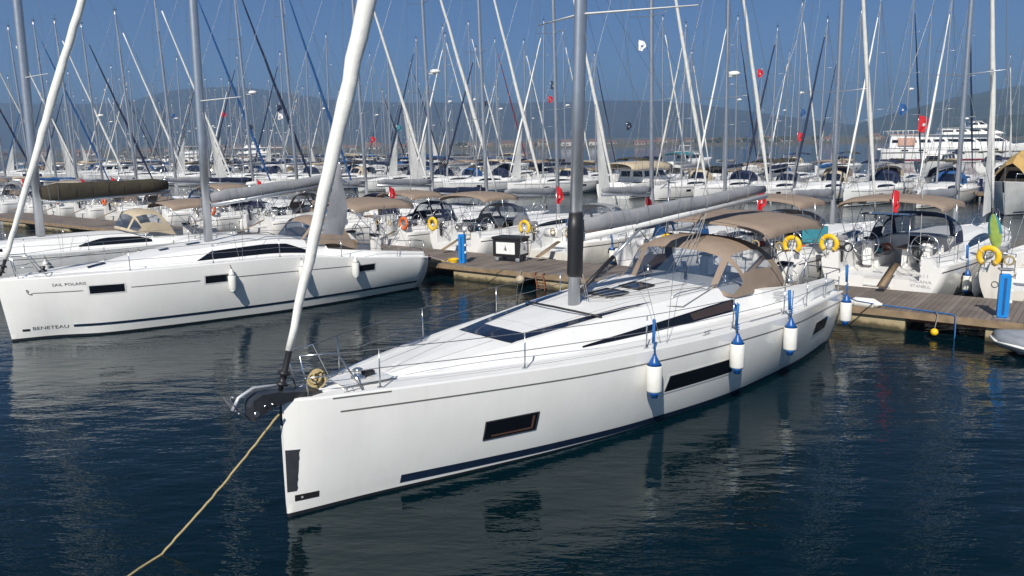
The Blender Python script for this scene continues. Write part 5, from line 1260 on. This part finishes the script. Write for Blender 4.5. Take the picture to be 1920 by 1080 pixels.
def range_(name, y0, depth, x0, x1, prof, m, nx=150, ny=14, amp=.16, s=700):
    pf = itp(prof); mb = MB(); rows = []
    for i in range(ny + 1):
        t = i / ny; row = []
        for j in range(nx + 1):
            x = lin(x0, x1, j / nx); ridge = pf(x); y = y0 + depth * t
            e = math.sin(min(1, t / .62) * math.pi / 2) ** .9 if t < .62 else math.cos((t - .62) / .38 * math.pi / 2) ** .7
            nz = fbm(x / s + 9, y / s, 5) - .5; row.append(Vector((x, y, max(-2, ridge * e * (1 + amp * 2 * nz) + ridge * amp * (fbm(x / s * 3, 3.3, 4) - .5) * e) - 2)))
        rows.append(row)
    mb.grid(rows, 0, True); structure(mb.build(name, [m]))
range_('mountain_range', 2500, 1600, -3900, 3000, [(x * .672, h * .66) for x, h in [(-5600, 340), (-3390, 352), (-2700, 330), (-2330, 325), (-2030, 395), (-1871, 412), (-1518, 372), (-1130, 312), (-212, 285), (847, 272), (1377, 212), (1730, 150), (2260, 78), (3000, 30), (4200, 20)]], mountm, nx=190, amp=.07, s=420)
range_('right_hill', 1700, 1000, 800, 2700, [(x * .792, h * .79) for x, h in [(950, 0), (1074, 8), (1220, 36), (1353, 72), (1472, 111), (1671, 155), (1870, 183), (2270, 205), (3400, 160)]], hillm, nx=110, amp=.07, s=240)
range_('near_wooded_hill', 900, 500, 560, 1400, [(560, .5), (620, 2), (660, 8), (740, 34), (900, 50), (1400, 60)], hillm, nx=60, amp=.25, s=50)
WALLC = [mat('cream_render', (.42, .37, .29), .85, var=.08, scale=.3), mat('white_render', (.58, .55, .50), .85, var=.06, scale=.3), mat('pink_render', (.38, .28, .23), .85, var=.08, scale=.3), mat('ochre_render', (.36, .29, .19), .85, var=.08, scale=.3)]
roofm = mat('terracotta_roof_tiles', (.22, .12, .085), .85, var=.2, scale=.6)
def house(x, y, w, d, h, m, rot, label):
    P = empty('town_house', (x, y, 2.0), (0, 0, rot), label=label, category='house', group='houses along the far shore')
    b = MB(); b.box(-w / 2, w / 2, -d / 2, d / 2, -3, h); wl_ = b.build('wall', [m], P)
    b = MB(); e = .5; b.grid([[(-w / 2 - e, -d / 2 - e, h), (w / 2 + e, -d / 2 - e, h)], [(-w / 2 + .5, 0, h + d * .28), (w / 2 - .5, 0, h + d * .28)], [(-w / 2 - e, d / 2 + e, h), (w / 2 + e, d / 2 + e, h)]], 0, False); b.face([(-w / 2 - e, -d / 2 - e, h), (w / 2 + e, -d / 2 - e, h), (w / 2 + e, d / 2 + e, h), (-w / 2 - e, d / 2 + e, h)]); b.face([(-w / 2 - e, -d / 2 - e, h), (-w / 2 + .5, 0, h + d * .28), (-w / 2 - e, d / 2 + e, h)]); b.face([(w / 2 + e, -d / 2 - e, h), (w / 2 - .5, 0, h + d * .28), (w / 2 + e, d / 2 + e, h)])
    b.build('roof', [roofm], P)
    b = MB(); n = min(3, max(2, int(w / 4))); fl = min(2, max(1, int(h / 3)))
    for i in range(n):
        for k in range(fl): b.face([(-w / 2 + (i + .3) * w / n, -d / 2 - .03, k * 3 + 1), (-w / 2 + (i + .7) * w / n, -d / 2 - .03, k * 3 + 1), (-w / 2 + (i + .7) * w / n, -d / 2 - .03, k * 3 + 2.4), (-w / 2 + (i + .3) * w / n, -d / 2 - .03, k * 3 + 2.4)])
    islands(b, 'window', [glass], P)
rh = random.Random(5); hs = []
for i in range(64):
    x = lin(-760, 640, i / 63) + rh.uniform(-8, 8); y = 900 + 90 * math.sin(x / 260) + rh.uniform(-30, 120) + (x < -300) * 100
    hs.append((x, y, rh.uniform(9, 22), rh.uniform(8, 12), rh.choice((2.6, 3.0, 3.2, 5, 6)), rh.randrange(4), rh.uniform(-.5, .5)))
hs.sort(key=lambda h: px_of((h[0], h[1], 5)))
for i, (x, y, w, d, h, k, r_) in enumerate(hs):
    house(x, y, w, d, h, WALLC[k], r_, '%s house with tiled roof, %s from the left along the far shore' % (('cream', 'white', 'pink', 'ochre')[k], ORD(i + 1)))
leafm = mat('shore_pine_foliage', (.050, .068, .028), .9, var=.45, scale=.4); 
tb_ = MB()
for i in range(240):
    x = rh.uniform(-1100, 900); y = 845 + 90 * math.sin(x / 260) + 60 * math.sin(x / 90 + 1) * .5 + rh.uniform(0, 110) + (x < -300) * 100; hgt = rh.uniform(4, 9); 
    if fbm(x / 60, 2.2, 2) < .42: continue
    tb_.tube([(x, y, 0), (x, y, hgt * .5 + 2)], .3, 5, 1)
    for k in range(26):
        a = rh.uniform(0, 6.28); rr = hgt * .55 * math.sqrt(rh.random()); z = 2 + hgt * (.35 + .6 * rh.random() * (1 - .5 * rr / hgt)); c = Vector((x + rr * math.cos(a), y + rr * math.sin(a), z)); s_ = rh.uniform(.7, 1.6)
        q = Quaternion((rh.uniform(-1, 1), rh.uniform(-1, 1), rh.uniform(-1, 1), rh.uniform(-1, 1))).normalized()
        P4 = [c + q @ Vector(v) * s_ for v in ((1, 0, -.6), (-1, .3, -.5), (0, -1, .5), (.2, 1, .6))]
        for t3 in ((0, 1, 2), (0, 1, 3), (0, 2, 3), (1, 2, 3)): tb_.face([P4[k2] for k2 in t3])
tb_o = tb_.build('shore_trees', [leafm, olive]); tb_o['kind'] = 'stuff'; tb_o['label'] = 'dark green trees massed along the far shore between the houses'; tb_o['category'] = 'trees'

# ------------------------------------------------------------ air
hz = MB(); hz.box(-5500, 5500, -2600, 5600, -3, 305); hzo = hz.build('haze', [])
hm2 = bpy.data.materials.new('sea_haze'); hm2.use_nodes = True; n = hm2.node_tree; n.nodes.clear()
pv = n.nodes.new('ShaderNodeVolumePrincipled'); pv.inputs['Color'].default_value = (.42, .67, 1, 1); pv.inputs['Density'].default_value = .00042; pv.inputs['Anisotropy'].default_value = .2
oo = n.nodes.new('ShaderNodeOutputMaterial'); n.links.new(pv.outputs[0], oo.inputs['Volume']); hzo.data.materials.append(hm2); hzo['kind'] = 'stuff'
hzo['label'] = 'pale blue sea haze in the air'; hzo['category'] = 'haze'
